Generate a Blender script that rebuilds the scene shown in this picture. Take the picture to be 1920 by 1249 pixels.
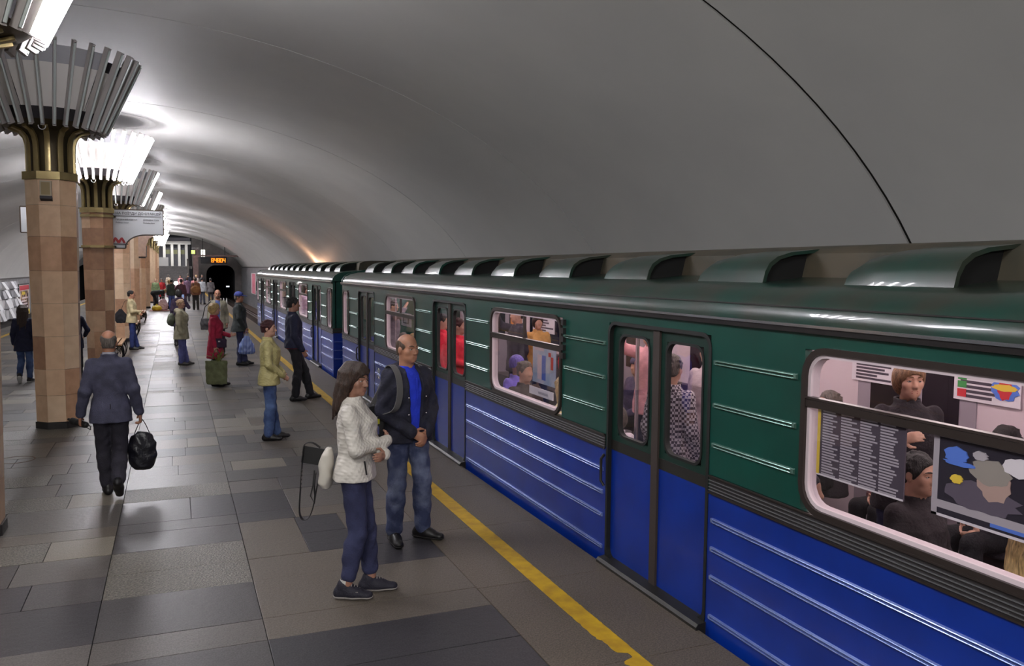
import bpy, math, random
import numpy as np
import openvdb as vdb
from mathutils import Matrix, Vector
for _o in list(bpy.data.objects): bpy.data.objects.remove(_o)
scene = bpy.context.scene
COL = scene.collection
PI = math.pi
# ------------------------------------------------------------------ camera
CAM_F, CAM_YAW, CAM_PIT, CAM_ROL, CAM_H = 1539.139, .38960, .07690, .0077, 2.3676
def make_camera():
    cy, sy, cp, sp = math.cos(CAM_YAW), math.sin(CAM_YAW), math.cos(CAM_PIT), math.sin(CAM_PIT)
    fw = Vector((sy*cp, cy*cp, -sp)); r = Vector((cy, -sy, 0)); u = r.cross(fw)
    cr, sr = math.cos(CAM_ROL), math.sin(CAM_ROL)
    R = cr*r + sr*u; U = -sr*r + cr*u
    cam = bpy.data.cameras.new('camera'); o = bpy.data.objects.new('camera', cam); COL.objects.link(o)
    m = Matrix.Identity(4)
    for i in range(3):
        m[i][0], m[i][1], m[i][2] = R[i], U[i], -fw[i]
    m[2][3] = CAM_H
    o.matrix_world = m
    cam.sensor_fit = 'HORIZONTAL'; cam.sensor_width = 36; cam.lens = CAM_F/1920*36
    cam.clip_start = .05; cam.clip_end = 400
    scene.camera = o
make_camera()
# ------------------------------------------------------------------ light and exposure
w = bpy.data.worlds.new('world'); scene.world = w; w.use_nodes = True
w.node_tree.nodes['Background'].inputs[0].default_value = (.02, .02, .022, 1)
w.node_tree.nodes['Background'].inputs[1].default_value = .3
scene.view_settings.view_transform = 'Standard'; scene.view_settings.look = 'None'
scene.view_settings.gamma = 1; scene.view_settings.use_curve_mapping = False
scene.view_settings.exposure = 1.0
TUBE_POWER = 56.0          # emission of a lit fluorescent tube
CAR_LIGHT = 9.0           # emission of the lamps on the car ceilings
try:
    scene.cycles.use_denoising = True
    scene.cycles.max_bounces = 6; scene.cycles.transparent_max_bounces = 12
    scene.cycles.sample_clamp_indirect = 6
except Exception: pass
def lamp_area(name, loc, rot, sx, sy, power, col=(1, 1, 1)):
    l = bpy.data.lights.new(name, 'AREA'); l.shape = 'RECTANGLE'; l.size = sx; l.size_y = sy; l.energy = power; l.color = col
    o = bpy.data.objects.new(name, l); COL.objects.link(o); o.location = loc; o.rotation_euler = rot
    return o
# added unseen fill light behind the camera, in place of hall lamps
lamp_area('hall_fill', (-1.2, -5.5, 5.0), (0, 0, 0), 6, 2.0, 170, (1, .97, .93))
def lamp_point(name, loc, r, power, col=(1, 1, 1)):
    l = bpy.data.lights.new(name, 'POINT'); l.shadow_soft_size = r; l.energy = power; l.color = col
    o = bpy.data.objects.new(name, l); COL.objects.link(o); o.location = loc
    return o
# added unseen fill lights at crown height, brightening the near end
lamp_point('near_fill', (-1.65, .4, 4.7), .7, 260, (1, .985, .97)); lamp_point('near_fill', (-1.65, -6.0, 4.7), .7, 260, (1, .985, .97))

# ------------------------------------------------------------------ helpers
def lin(c):
    if isinstance(c, str):
        c = [int(c[i:i+2], 16)/255 for i in (0, 2, 4)]
    return tuple((x/12.92 if x <= .04045 else ((x+.055)/1.055)**2.4) for x in c)
MATS = {}
def mat(name, col, rough=.6, metal=0., col2=None, nscale=8., bump=0., bscale=30., emit=None, estr=0., spec=.5, detail=4., pos=False, ramp=(.35, .65), coat=0., stretch=None):
    if name in MATS: return MATS[name]
    m = bpy.data.materials.new(name); m.use_nodes = True; nt = m.node_tree; b = nt.nodes['Principled BSDF']
    b.inputs['Base Color'].default_value = (*lin(col), 1); b.inputs['Roughness'].default_value = rough
    b.inputs['Metallic'].default_value = metal; b.inputs['Specular IOR Level'].default_value = spec
    if coat: b.inputs['Coat Weight'].default_value = coat
    N = nt.nodes.new; L = nt.links.new
    if col2 or bump:
        if pos:
            g = N('ShaderNodeNewGeometry'); vec = g.outputs['Position']
        else:
            g = N('ShaderNodeTexCoord'); vec = g.outputs['Object']
        if stretch:
            mp = N('ShaderNodeMapping'); mp.inputs['Scale'].default_value = stretch; L(vec, mp.inputs['Vector']); vec = mp.outputs['Vector']
    if col2:
        n = N('ShaderNodeTexNoise'); n.inputs['Scale'].default_value = nscale; n.inputs['Detail'].default_value = detail
        L(vec, n.inputs['Vector'])
        r = N('ShaderNodeValToRGB'); r.color_ramp.elements[0].position = ramp[0]; r.color_ramp.elements[1].position = ramp[1]
        r.color_ramp.elements[0].color = (*lin(col), 1); r.color_ramp.elements[1].color = (*lin(col2), 1)
        L(n.outputs['Fac'], r.inputs['Fac']); L(r.outputs['Color'], b.inputs['Base Color'])
    if bump:
        n2 = N('ShaderNodeTexNoise'); n2.inputs['Scale'].default_value = bscale; n2.inputs['Detail'].default_value = 3
        L(vec, n2.inputs['Vector'])
        bp = N('ShaderNodeBump'); bp.inputs['Strength'].default_value = bump; bp.inputs['Distance'].default_value = .02
        L(n2.outputs['Fac'], bp.inputs['Height']); L(bp.outputs['Normal'], b.inputs['Normal'])
    if emit:
        b.inputs['Emission Color'].default_value = (*lin(emit), 1); b.inputs['Emission Strength'].default_value = estr
    MATS[name] = m
    return m
def glass_mat(name, tint=(1, 1, 1), refl=.10, rough=.02):
    if name in MATS: return MATS[name]
    m = bpy.data.materials.new(name); m.use_nodes = True; nt = m.node_tree
    nt.nodes.remove(nt.nodes['Principled BSDF']); N = nt.nodes.new; L = nt.links.new
    t = N('ShaderNodeBsdfTransparent'); t.inputs[0].default_value = (*tint, 1)
    g = N('ShaderNodeBsdfGlossy'); g.inputs['Roughness'].default_value = rough
    lw = N('ShaderNodeLayerWeight'); lw.inputs[0].default_value = .25
    mu = N('ShaderNodeMath'); mu.operation = 'MULTIPLY'; mu.inputs[1].default_value = refl*4
    L(lw.outputs['Fresnel'], mu.inputs[0])
    mx = N('ShaderNodeMixShader'); L(mu.outputs[0], mx.inputs[0]); L(t.outputs[0], mx.inputs[1]); L(g.outputs[0], mx.inputs[2])
    L(mx.outputs[0], nt.nodes['Material Output'].inputs[0])
    MATS[name] = m
    return m
class MB:
    """collects simple shapes into one mesh"""
    def __init__(s): s.v = []; s.f = []
    def add(s, vs, fs):
        o = len(s.v); s.v += [tuple(map(float, v)) for v in vs]; s.f += [tuple(i+o for i in f) for f in fs]; return s
    def box(s, lo, hi):
        x0, y0, z0 = lo; x1, y1, z1 = hi
        return s.add([(x0,y0,z0),(x1,y0,z0),(x1,y1,z0),(x0,y1,z0),(x0,y0,z1),(x1,y0,z1),(x1,y1,z1),(x0,y1,z1)],
                     [(0,3,2,1),(4,5,6,7),(0,1,5,4),(1,2,6,5),(2,3,7,6),(3,0,4,7)])
    def bar(s, a, b, wx, wy, up=(0, 0, 1)):
        a, b = Vector(a), Vector(b); d = (b-a).normalized(); u = Vector(up)
        if abs(d.dot(u)) > .99: u = Vector((0, 1, 0))
        r = d.cross(u).normalized(); u = r.cross(d)
        vs = []
        for p in (a, b):
            for sx, sy in ((-1,-1),(1,-1),(1,1),(-1,1)): vs.append(p + r*sx*wx/2 + u*sy*wy/2)
        return s.add(vs, [(0,1,2,3),(7,6,5,4),(0,4,5,1),(1,5,6,2),(2,6,7,3),(3,7,4,0)])
    def tube(s, pts, r, n=8, closed=False, caps=True):
        pts = [Vector(p) for p in pts]; k = len(pts); rings = []
        rr = r if hasattr(r, '__len__') else [r]*k
        prev = None
        for i, p in enumerate(pts):
            if closed: d = pts[(i+1) % k]-pts[i-1]
            else: d = pts[min(i+1, k-1)]-pts[max(i-1, 0)]
            d.normalize()
            u = prev if prev is not None else (Vector((0,0,1)) if abs(d.z) < .9 else Vector((1,0,0)))
            a = d.cross(u).normalized(); u = a.cross(d).normalized(); prev = u
            rings.append([p + (a*math.cos(2*PI*j/n)+u*math.sin(2*PI*j/n))*rr[i] for j in range(n)])
        vs = [v for R in rings for v in R]; fs = []
        for i in range(k if closed else k-1):
            i2 = (i+1) % k
            for j in range(n):
                j2 = (j+1) % n; fs.append((i*n+j, i*n+j2, i2*n+j2, i2*n+j))
        if caps and not closed:
            fs.append(tuple(range(n-1, -1, -1))); fs.append(tuple((k-1)*n+j for j in range(n)))
        return s.add(vs, fs)
    def lathe(s, prof, n=24, cx=0, cy=0, phase=0., cap=True):
        vs = []; fs = []; k = len(prof)
        for (r, z) in prof:
            for j in range(n):
                a = 2*PI*(j+phase)/n; vs.append((cx+r*math.cos(a), cy+r*math.sin(a), z))
        for i in range(k-1):
            for j in range(n):
                j2 = (j+1) % n; fs.append((i*n+j, i*n+j2, (i+1)*n+j2, (i+1)*n+j))
        if cap:
            fs.append(tuple(range(n-1, -1, -1))); fs.append(tuple((k-1)*n+j for j in range(n)))
        return s.add(vs, fs)
    def prism(s, poly, axis, a0, a1):
        """extrude a 2D polygon along axis ('x': poly is (y,z); 'y': (x,z); 'z': (x,y))"""
        n = len(poly); vs = []
        for a in (a0, a1):
            for (p, q) in poly:
                vs.append({'x': (a,p,q), 'y': (p,a,q), 'z': (p,q,a)}[axis])
        fs = [tuple(range(n-1,-1,-1)), tuple(range(n, 2*n))]
        for i in range(n): fs.append((i, (i+1) % n, n+(i+1) % n, n+i))
        return s.add(vs, fs)
    def ring(s, outer, inner, axis, a0, a1):
        """frame between two polygons of equal point count, extruded along axis"""
        n = len(outer); vs = []
        f3 = lambda a, p, q: {'x': (a,p,q), 'y': (p,a,q), 'z': (p,q,a)}[axis]
        for a in (a0, a1):
            for P in (outer, inner): vs += [f3(a, p, q) for (p, q) in P]
        fs = []
        for i in range(n):
            j = (i+1) % n
            fs += [(i, j, n+j, n+i), (2*n+i, 3*n+i, 3*n+j, 2*n+j), (i, 2*n+i, 2*n+j, j), (n+i, n+j, 3*n+j, 3*n+i)]
        return s.add(vs, fs)
    def sphere(s, c, r, n=10, m=7, sc=(1, 1, 1)):
        vs = []; fs = []
        for i in range(m+1):
            t = PI*i/m
            for j in range(n):
                a = 2*PI*j/n; vs.append((c[0]+r*sc[0]*math.sin(t)*math.cos(a), c[1]+r*sc[1]*math.sin(t)*math.sin(a), c[2]+r*sc[2]*math.cos(t)))
        for i in range(m):
            for j in range(n):
                j2 = (j+1) % n; fs.append((i*n+j, (i+1)*n+j, (i+1)*n+j2, i*n+j2))
        return s.add(vs, fs)
    def mesh(s, name, smooth=True, ang=40):
        me = bpy.data.meshes.new(name); me.from_pydata(s.v, [], s.f); me.validate(); me.update()
        import bmesh
        bm = bmesh.new(); bm.from_mesh(me); bmesh.ops.remove_doubles(bm, verts=bm.verts, dist=1e-6)
        bmesh.ops.recalc_face_normals(bm, faces=bm.faces); bm.to_mesh(me); bm.free()
        if smooth:
            me.shade_smooth(); me.set_sharp_from_angle(angle=math.radians(ang))
        return me
def rrect(y0, z0, y1, z1, r, n=5):
    P = []
    for cx, cz, a0 in ((y1-r, z1-r, 0), (y0+r, z1-r, PI/2), (y0+r, z0+r, PI), (y1-r, z0+r, 1.5*PI)):
        for i in range(n+1):
            a = a0+PI/2*i/n; P.append((cx+r*math.cos(a), cz+r*math.sin(a)))
    return P
def link(name, data, m=None, parent=None, loc=None, rotz=None):
    o = bpy.data.objects.new(name, data); COL.objects.link(o)
    if m is not None and data is not None and hasattr(data, 'materials') and not data.materials: data.materials.append(m)
    if parent: o.parent = parent
    if loc is not None: o.location = loc
    if rotz is not None: o.rotation_euler = (0, 0, rotz)
    return o
def obj(name, mb, m, parent=None, loc=None, rotz=None, smooth=True, ang=40, world=False):
    """one mesh object; world=True: the shape was given in world coordinates and the parent only has a location"""
    if world and parent is not None:
        L = parent.location; mb.v = [(a-L[0], b-L[1], c-L[2]) for a, b, c in mb.v]
    return link(name, mb.mesh(name, smooth, ang), m, parent, loc, rotz)
def tag(o, label, cat, group=None):
    o['label'] = label; o['category'] = cat
    if group: o['group'] = group
    return o
def thing(name, label, cat, loc=(0, 0, 0), rotz=0, group=None):
    o = bpy.data.objects.new(name, None); COL.objects.link(o); o.location = loc; o.rotation_euler = (0, 0, rotz)
    o.empty_display_size = .2
    return tag(o, label, cat, group)
def struct(o): o['kind'] = 'structure'; return o
def stuff(o): o['kind'] = 'stuff'; return o
def copy_tree(o, parent=None):
    c = o.copy(); COL.objects.link(c)
    if parent is not None: c.parent = parent
    for ch in list(o.children): copy_tree(ch, c)
    return c
def text_mesh(name, body, size, m, parent, loc, rot, extrude=.002, align='LEFT', bold=0.):
    c = bpy.data.curves.new(name, 'FONT'); c.body = body; c.size = size; c.extrude = extrude; c.align_x = align; c.offset = bold
    t = bpy.data.objects.new(name, c); COL.objects.link(t)
    dg = bpy.context.evaluated_depsgraph_get(); me = bpy.data.meshes.new_from_object(t.evaluated_get(dg))
    bpy.data.objects.remove(t); bpy.data.curves.remove(c)
    me.materials.clear(); me.materials.append(m)
    o = link(name, me, None, parent, loc); o.rotation_euler = rot
    return o
rng = random.Random(7)
# ------------------------------------------------------------------ materials of the place
def sc8(r, g, b): return (r/255, g/255, b/255)
m_mortar = mat('mortar', sc8(38, 37, 37), .9)
def granite(name, a, b, rough, bump=.15, bs=60, ns=90):
    return mat(name, a, rough, col2=b, nscale=ns, bump=bump, bscale=bs, pos=True, detail=6, ramp=(.38, .66), spec=.36)
m_slab = {
 'dark': granite('granite_dark', sc8(44, 42, 45), sc8(64, 62, 66), .42, .10, 18),
 'char': granite('granite_charcoal', sc8(58, 55, 55), sc8(82, 79, 79), .42, .10, 16),
 'mid': granite('granite_grey', sc8(74, 70, 67), sc8(100, 95, 91), .40, .12, 20),
 'warm': granite('granite_warm', sc8(82, 75, 68), sc8(108, 100, 90), .42, .12, 30),
 'light': granite('granite_pale', sc8(108, 102, 91), sc8(134, 127, 115), .46, .12, 24),
 'rough': granite('granite_flamed', sc8(72, 69, 63), sc8(124, 119, 109), .42, .5, 70, 60)}
m_edge = granite('granite_edge', sc8(80, 72, 63), sc8(112, 102, 90), .48, .15, 40)
m_yellow = mat('yellow_paint', sc8(206, 166, 28), .5, col2=sc8(180, 140, 30), nscale=9, pos=True)
m_vault = mat('vault_plaster', sc8(180, 179, 175), .62, col2=sc8(173, 172, 169), nscale=.6, bump=.04, bscale=.5, pos=True, detail=5)
m_joint = mat('joint_dark', sc8(40, 38, 36), .9)
m_marbleg = mat('marble_grey', sc8(104, 104, 106), .35, col2=sc8(140, 140, 142), nscale=3, pos=True)
m_marbled = mat('marble_dark', sc8(40, 38, 38), .4, col2=sc8(58, 55, 54), nscale=4, pos=True)
m_white = mat('white_panel', sc8(205, 204, 200), .5)
m_track = mat('ballast', sc8(62, 50, 44), .9, col2=sc8(92, 76, 66), nscale=25, bump=.5, bscale=40, pos=True)
m_rail = mat('rail_steel', sc8(120, 112, 108), .35, metal=.8)
m_sleeper = mat('sleeper_wood', sc8(58, 46, 40), .9)
m_black = mat('matte_black', sc8(8, 8, 9), .8)
m_tunnel = mat('tunnel_black', sc8(14, 14, 17), .9)  # near-black colour of the tunnel lining
X_EDGE, X_LEFT = 3.13, -6.05
VX, VZ, VA, VB = -1.22, .594, 8.43, 5.15
Y0S, YEND = -7.0, 92.0
# ------------------------------------------------------------------ floor: bed, single slabs near, joined paving beyond
floor = struct(obj('floor', MB().box((X_LEFT, Y0S, -1.15), (X_EDGE, YEND, -.012)), m_mortar))
UNIT = {}
def slab_mesh(key):
    if key not in UNIT:
        b = MB(); e = .0015
        b.add([(-.5,-.5,-1),(.5,-.5,-1),(.5,.5,-1),(-.5,.5,-1),(-.5,-.5,-.06),(.5,-.5,-.06),(.5,.5,-.06),(-.5,.5,-.06),
               (-.5+e,-.5+e,0),(.5-e,-.5+e,0),(.5-e,.5-e,0),(-.5+e,.5-e,0)],
              [(0,1,5,4),(1,2,6,5),(2,3,7,6),(3,0,4,7),(4,5,9,8),(5,6,10,9),(6,7,11,10),(7,4,8,11),(8,9,10,11)])
        me = b.mesh('stone_slab', smooth=False); me.materials.append(m_slab.get(key, m_edge)); UNIT[key] = me
    return UNIT[key]
G = .006
def slab(x0, x1, y0, y1, key, name='stone_slab', dz=0):
    o = link(name, slab_mesh(key), None, floor)
    o.location = ((x0+x1)/2, (y0+y1)/2, dz); o.scale = (x1-x0-G, y1-y0-G, .012)
    return o
rows = [3.3, 4.2, 4.75, 5.28, 5.62, 6.34, 6.84, 7.36, 7.87, 8.17, 8.94, 9.46, 9.98, 10.47]
while rows[-1] < 17.4: rows.append(rows[-1]+rng.choice((.34, .5, .52, .6, .74)))
YN = rows[-1]
special = {}
def tone():
    return rng.choices(('dark', 'char', 'mid', 'warm', 'light', 'rough'), (8, 20, 30, 20, 6, 16))[0]
def row_cuts(j, y0, y1):
    """joints across one row, from the left platform edge to the edge slabs"""
    base = [-.53, .50, 1.38 if j % 2 else 1.02, 2.03]
    xs = [base[-1]]
    for b_, a_ in zip(base[::-1][:-1], base[::-1][1:]):
        span = b_-a_
        if span > .8 and rng.random() < .55: xs.append(a_+span*rng.uniform(.38, .62))
        xs.append(a_)
    x = -.53
    while x > X_LEFT+.9:
        x -= rng.choice((.5, .66, .8, 1.0, 1.2)); xs.append(x)
    xs.append(X_LEFT)
    return sorted(set(xs))
forced = {0: [(.5, 2.03, 'dark')], 1: [(.5, 2.03, 'dark')], 2: [(.5, 2.03, 'dark'), (-.53, .5, 'char')], 3: [(.5, 2.03, 'warm'), (-.53, .5, 'mid')],
          4: [(.5, 2.03, 'warm'), (-.53, .5, 'char')], 5: [(1.38, 2.03, 'dark'), (.5, 1.38, 'warm'), (-.53, .5, 'rough')],
          6: [(1.0, 2.03, 'dark'), (.5, 1.0, 'warm'), (-.53, .5, 'rough')], 7: [(.5, 1.0, 'warm'), (1.0, 1.4, 'dark'), (1.4, 2.03, 'warm'), (-.53, .5, 'char')],
          8: [(.5, 1.02, 'dark'), (1.02, 2.03, 'warm')], 9: [(.5, 1.02, 'dark'), (1.02, 2.03, 'mid')], 10: [(.5, 1.02, 'mid'), (1.02, 2.03, 'char'), (-.53, .5, 'rough')],
          11: [(.5, 2.03, 'char')], 12: [(.58, 1.2, 'light'), (1.2, 2.03, 'char')]}
for j in range(len(rows)-1):
    y0, y1 = rows[j], rows[j+1]
    xs = row_cuts(j, y0, y1)
    if j in forced:
        keep = [x for x in xs if not any(a < x-.01 and x+.01 < b for a, b, _ in forced[j])]
        xs = sorted(set([round(x, 3) for x in keep]+[round(v, 3) for a, b, _ in forced[j] for v in (a, b)]))
        out = [xs[0]]
        for x in xs[1:]:
            if x-out[-1] > .05: out.append(x)
        xs = out
    big = MB()
    for x0, x1 in zip(xs[:-1], xs[1:]):
        key = tone()
        for a, b, k in forced.get(j, ()):
            if a-.01 <= (x0+x1)/2 <= b+.01: key = k
        if x1 > -.205*y0-.35: slab(x0, x1, y0, y1, key, dz=rng.uniform(-.0012, .0012))
        else: special.setdefault(key, []).append((x0, x1, y0, y1))
# the rest of the paving: real slabs joined by stone
y = YN
far = special
while y < YEND:
    dy = rng.choice((.5, .6, .75)); y2 = min(YEND, y+dy); xs = row_cuts(rng.randrange(2), y, y2)
    if y > 45: xs = xs[::2]+[xs[-1]] if len(xs) % 2 == 0 else xs[::2]
    for x0, x1 in zip(xs[:-1], xs[1:]):
        if x1-x0 > .05: far.setdefault(tone(), []).append((x0, x1, y, y2))
    y = y2
y = 3.3
for k in range(6):
    y2 = y-1.0
    if y2 < Y0S: break
    far.setdefault('mid', []).append((X_LEFT, 2.03, y2, y)); y = y2
for key, L in far.items():
    b = MB()
    for x0, x1, y0, y1 in L:
        e = G/2
        b.add([(x0+e, y0+e, -.012), (x1-e, y0+e, -.012), (x1-e, y1-e, -.012), (x0+e, y1-e, -.012),
               (x0+e, y0+e, 0), (x1-e, y0+e, 0), (x1-e, y1-e, 0), (x0+e, y1-e, 0)],
              [(0,1,5,4),(1,2,6,5),(2,3,7,6),(3,0,4,7),(4,5,6,7)])
    stuff(obj('stone_paving', b, m_slab[key], floor, smooth=False))
y = 1.42; fe = MB()
while y < YEND:
    y2 = min(y+1.39, YEND)
    if y < 26: slab(2.03, X_EDGE+.03, y, y2, 'edge', 'edge_slab', dz=.0005)
    else: fe.box((2.03+G/2, y+G/2, -.012), (X_EDGE+.03-G/2, y2-G/2, .0005))
    y = y2
y = Y0S
while y < YEND:
    y2 = min(y+2.78, YEND); fe.box((X_LEFT-.03, y+G/2, -.012), (X_LEFT, y2-G/2, .0005)); y = y2
stuff(obj('edge_paving', fe, m_edge, floor, smooth=False))
# worn yellow safety lines painted on the slabs
def paint(name, xl, xr, ya, yb, worn):
    b = MB(); y = ya; L = []
    while y < yb:
        st = .03 if y < 8 else (.3 if y < 20 else 2.0)
        wl = wr = 0
        if worn:
            a = max(0, 1-(y-3.5)/1.6)
            wl = (rng.random()**2)*.035*a + (.05*a if 4.28 < y < 4.5 else 0) + (.09 if 4.2 < y < 4.28 else 0)
            wr = rng.random()*.004
        L.append((xl+wl, xr-wr, y)); y += st
    L.append((xl, xr, yb))
    vs = [(p, yy, z) for (a, c, yy) in L for (p, z) in ((a, .0012), (a, .003), (c, .003), (c, .0012))]; fs = []
    for i in range(len(L)-1):
        k = i*4
        for q in range(3): fs.append((k+q, k+q+1, k+q+5, k+q+4))
    b.add(vs, fs); return obj(name, b, m_yellow, floor, smooth=False)
paint('safety_line', 2.46, 2.61, 3.2, YEND, True)
paint('safety_line', -5.46, -5.32, 2.0, YEND, False)
# a round metal inspection cover let into the floor
b = MB(); b.ring([(.205*math.cos(t), .205*math.sin(t)) for t in np.linspace(0, 2*PI, 33)[:-1]], [(.19*math.cos(t), .19*math.sin(t)) for t in np.linspace(0, 2*PI, 33)[:-1]], 'z', .0015, .004)
o = obj('cover_ring', b, mat('rust_ring', sc8(96, 70, 52), .6), floor, (-1.84, 11.45, 0))
# ------------------------------------------------------------------ track beds, rails
def track(xc, x0, x1, name):
    t = struct(obj(name, MB().box((x0, Y0S, -1.5), (x1, 118, -1.25)), m_track))
    for s in (-.76, .76):
        prof = [(-.07,-1.2),(.07,-1.2),(.07,-1.17),(.012,-1.15),(.012,-1.08),(.035,-1.07),(.035,-1.03),(-.035,-1.03),(-.035,-1.07),(-.012,-1.08),(-.012,-1.15),(-.07,-1.17)]
        obj('rail', MB().prism([(xc+s+p, q) for p, q in prof], 'y', Y0S, 118), m_rail, t, smooth=False)
    b = MB(); y = 30
    while y < 117: b.box((xc-1.25, y, -1.25), (xc+1.25, y+.24, -1.2)); y += .62
    stuff(obj('sleepers', b, m_sleeper, t, smooth=False))
    return t
track(4.58, X_EDGE, 6.62, 'trim_1'); track(-7.7, -9.7, X_LEFT, 'trim_2')
# ------------------------------------------------------------------ vault: sections with open joints in front of a dark shell
def arc(t, off=0): return (VX+(VA+off)*math.cos(t), VZ+(VB+off)*math.sin(t))
T0 = math.asin((2.42-VZ)/VB); T1 = PI-math.asin((1.62-VZ)/VB)
def shell(y0, y1, off, th, n=56):
    b = MB(); vs = []; fs = []
    ts = [T0+(T1-T0)*i/n for i in range(n+1)]
    for yy in (y0, y1):
        for o_ in (off, off+th):
            for t in ts: x, z = arc(t, o_); vs.append((x, yy, z))
    k = n+1
    for i in range(n):
        fs += [(i, i+1, 2*k+i+1, 2*k+i), (k+i, 3*k+i, 3*k+i+1, k+i+1), (i, k+i, k+i+1, i+1), (2*k+i, 2*k+i+1, 3*k+i+1, 3*k+i)]
    return b.add(vs, fs)
ceiling = struct(obj('ceiling', shell(Y0S, YEND+.3, .035, .05), m_joint))
JY = [-6.2, -.4, 5.86, 12.26, 18.8, 25.4]
while JY[-1] < YEND-7: JY.append(JY[-1]+6.5)
JY.append(YEND+.3)
for a, b_ in zip(JY[:-1], JY[1:]):
    g = .024
    obj('vault_section', shell(a+(g if a < 7 else .012), b_-(g if b_ < 7 else .012), 0, .02), m_vault, ceiling, ang=60)
# ------------------------------------------------------------------ side walls
XR, XL = 6.62, -9.36
wall_r = struct(obj('wall_right', MB().box((XR, Y0S, -1.5), (XR+.4, YEND, 2.42)), m_marbleg))
b = MB(); y = 30
while y < YEND:
    for z0, z1 in ((-1.2, -.3), (-.28, .6), (.62, 1.5), (1.52, 2.38)): b.box((XR-.03, y, z0), (XR, y+1.18, z1))
    y += 1.2
stuff(obj('marble_panels', b, m_marbleg, wall_r, smooth=False))
obj('ledge', MB().box((XR-.06, Y0S, 2.38), (XR+.1, YEND, 2.45)), m_marbled, wall_r)
wall_l = struct(obj('wall_left', MB().box((XL-.4, Y0S, -1.5), (XL, YEND, 1.62)), m_marbleg))
obj('plinth', MB().box((XL, Y0S, -1.5), (XL+.06, YEND, -.86)), m_marbled, wall_l)
obj('ledge', MB().box((XL-.05, Y0S, 1.56), (XL+.06, YEND, 1.63)), m_marbled, wall_l)
# pale tilted relief tiles in columns on the far wall
y = 44.0; k = 0
m_relief = mat('relief_tile', sc8(196, 196, 198), .5); m_relief2 = mat('relief_tile_grey', sc8(140, 140, 144), .5)
while y < 86:
    if not 60.3 < y < 65.6:
        for i, (z0, hh) in enumerate(((-.84, .62), (-.18, .55), (.42, .5), (.96, .45))):
            dx = .30*(.5+.5*math.sin(k*1.9+i*1.3)); dx2 = .05
            b = MB().prism([(XL, z0), (XL+dx, z0+.02), (XL+dx2, z0+hh), (XL, z0+hh)], 'y', y, y+.86)
            obj('relief_tile', b, m_relief if (i < 2 or (k+i) % 3 == 0) else m_relief2, wall_l, smooth=False)
    y += .95; k += 1
# ------------------------------------------------------------------ end wall with two tunnel mouths
def portal(xc, hw, zt, r=.9, n=6):
    P = [(xc+hw, -1.25)]
    for cx, a0 in ((xc+hw-r, 0), (xc-hw+r, PI/2)):
        for i in range(n+1):
            a = a0+PI/2*i/n; P.append((cx+r*math.cos(a), zt-r+r*math.sin(a)))
    P.append((xc-hw, -1.25)); return P
m_endwall = mat('end_wall_stone', sc8(92, 86, 82), .6, col2=sc8(76, 72, 70), nscale=2, pos=True)
def end_piece(xa, xb, xc, hw, zt):
    P = portal(xc, hw, zt)
    # wall strip around a mouth: outer boundary up to 6 m
    poly = [(xb, -1.25), (xb, 6), (xa, 6), (xa, -1.25)]+P[::-1]
    return MB().prism(poly, 'y', YEND, YEND+.4)
import bmesh
from mathutils.geometry import tessellate_polygon
def filled(name, poly, y0, y1, m, parent=None):
    """prism from a concave outline, tessellated"""
    n = len(poly); tri = tessellate_polygon([[Vector((p, 0, q)) for p, q in poly]])
    vs = [(p, y0, q) for p, q in poly]+[(p, y1, q) for p, q in poly]
    fs = [tuple(t) for t in tri]+[tuple(n+i for i in t[::-1]) for t in tri]+[(i, (i+1) % n, n+(i+1) % n, n+i) for i in range(n)]
    return obj(name, MB().add(vs, fs), m, parent, smooth=False)
P = portal(4.5, 1.42, 2.6)
wall_end = struct(filled('wall_end', [(6.7, -1.25), (6.7, 5.6), (1.7, 5.6), (1.7, -1.25)]+P[::-1], YEND, YEND+.4, m_endwall))
P = portal(-7.6, 1.42, 2.6)
filled('wall_panel', [(-5.5, -1.25), (-5.5, 5.6), (-9.7, 5.6), (-9.7, -1.25)]+P[::-1], YEND, YEND+.4, m_endwall, wall_end)
for xc in (4.5, -7.6):
    P = portal(xc, 1.5, 2.7)
    Po = [(xc+(p-xc)*1.12, q+.15 if q > 0 else q) for p, q in P]
    n = len(P); bb = MB(); vs = [(p, YEND+.4, q) for p, q in P]+[(p, YEND+26, q) for p, q in P]
    bb.add(vs, [(i, i+1, n+i+1, n+i) for i in range(n-1)]); bb.add([(p, YEND+26, q) for p, q in P], [tuple(range(n))])
    obj('tunnel_lining', bb, m_tunnel, wall_end)
struct(obj('wall_back', MB().box((-10, Y0S-.3, -1.5), (7, Y0S, 6)), m_marbleg))
# ------------------------------------------------------------------ stairs and gallery at the far end
m_step = mat('stair_stone', sc8(84, 80, 78), .6, col2=sc8(68, 65, 64), nscale=8, pos=True)
m_gal = mat('gallery_white', sc8(214, 212, 208), .6)
stairs = thing('staircase', 'wide grey stone staircase rising to the gallery at the far end of the platform', 'stairs', (-.3, 84, 0))
ns = 15
for i in range(ns):
    obj('step', MB().box((-4.6, 84+i*.36, 0 if i == 0 else i*.165-.02), (1.2, 84+ns*.36+.4, (i+1)*.165)), m_step, stairs, world=True, smooth=False)
for x in (-4.75, 1.25):
    obj('side_wall', MB().prism([(84, 0), (84, .55), (84+ns*.36, ns*.165+.75), (84+ns*.36+.6, ns*.165+.75), (84+ns*.36+.6, 0)], 'x', x-.08, x+.08), m_endwall, stairs, world=True, smooth=False)
gal = thing('gallery', 'bright white gallery with pale columns above the far staircase', 'gallery', (-.3, 90.2, 0))
obj('deck', MB().box((-5.4, 89.9, 2.2), (1.65, 98, 2.48)), m_gal, gal, world=True)
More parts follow.
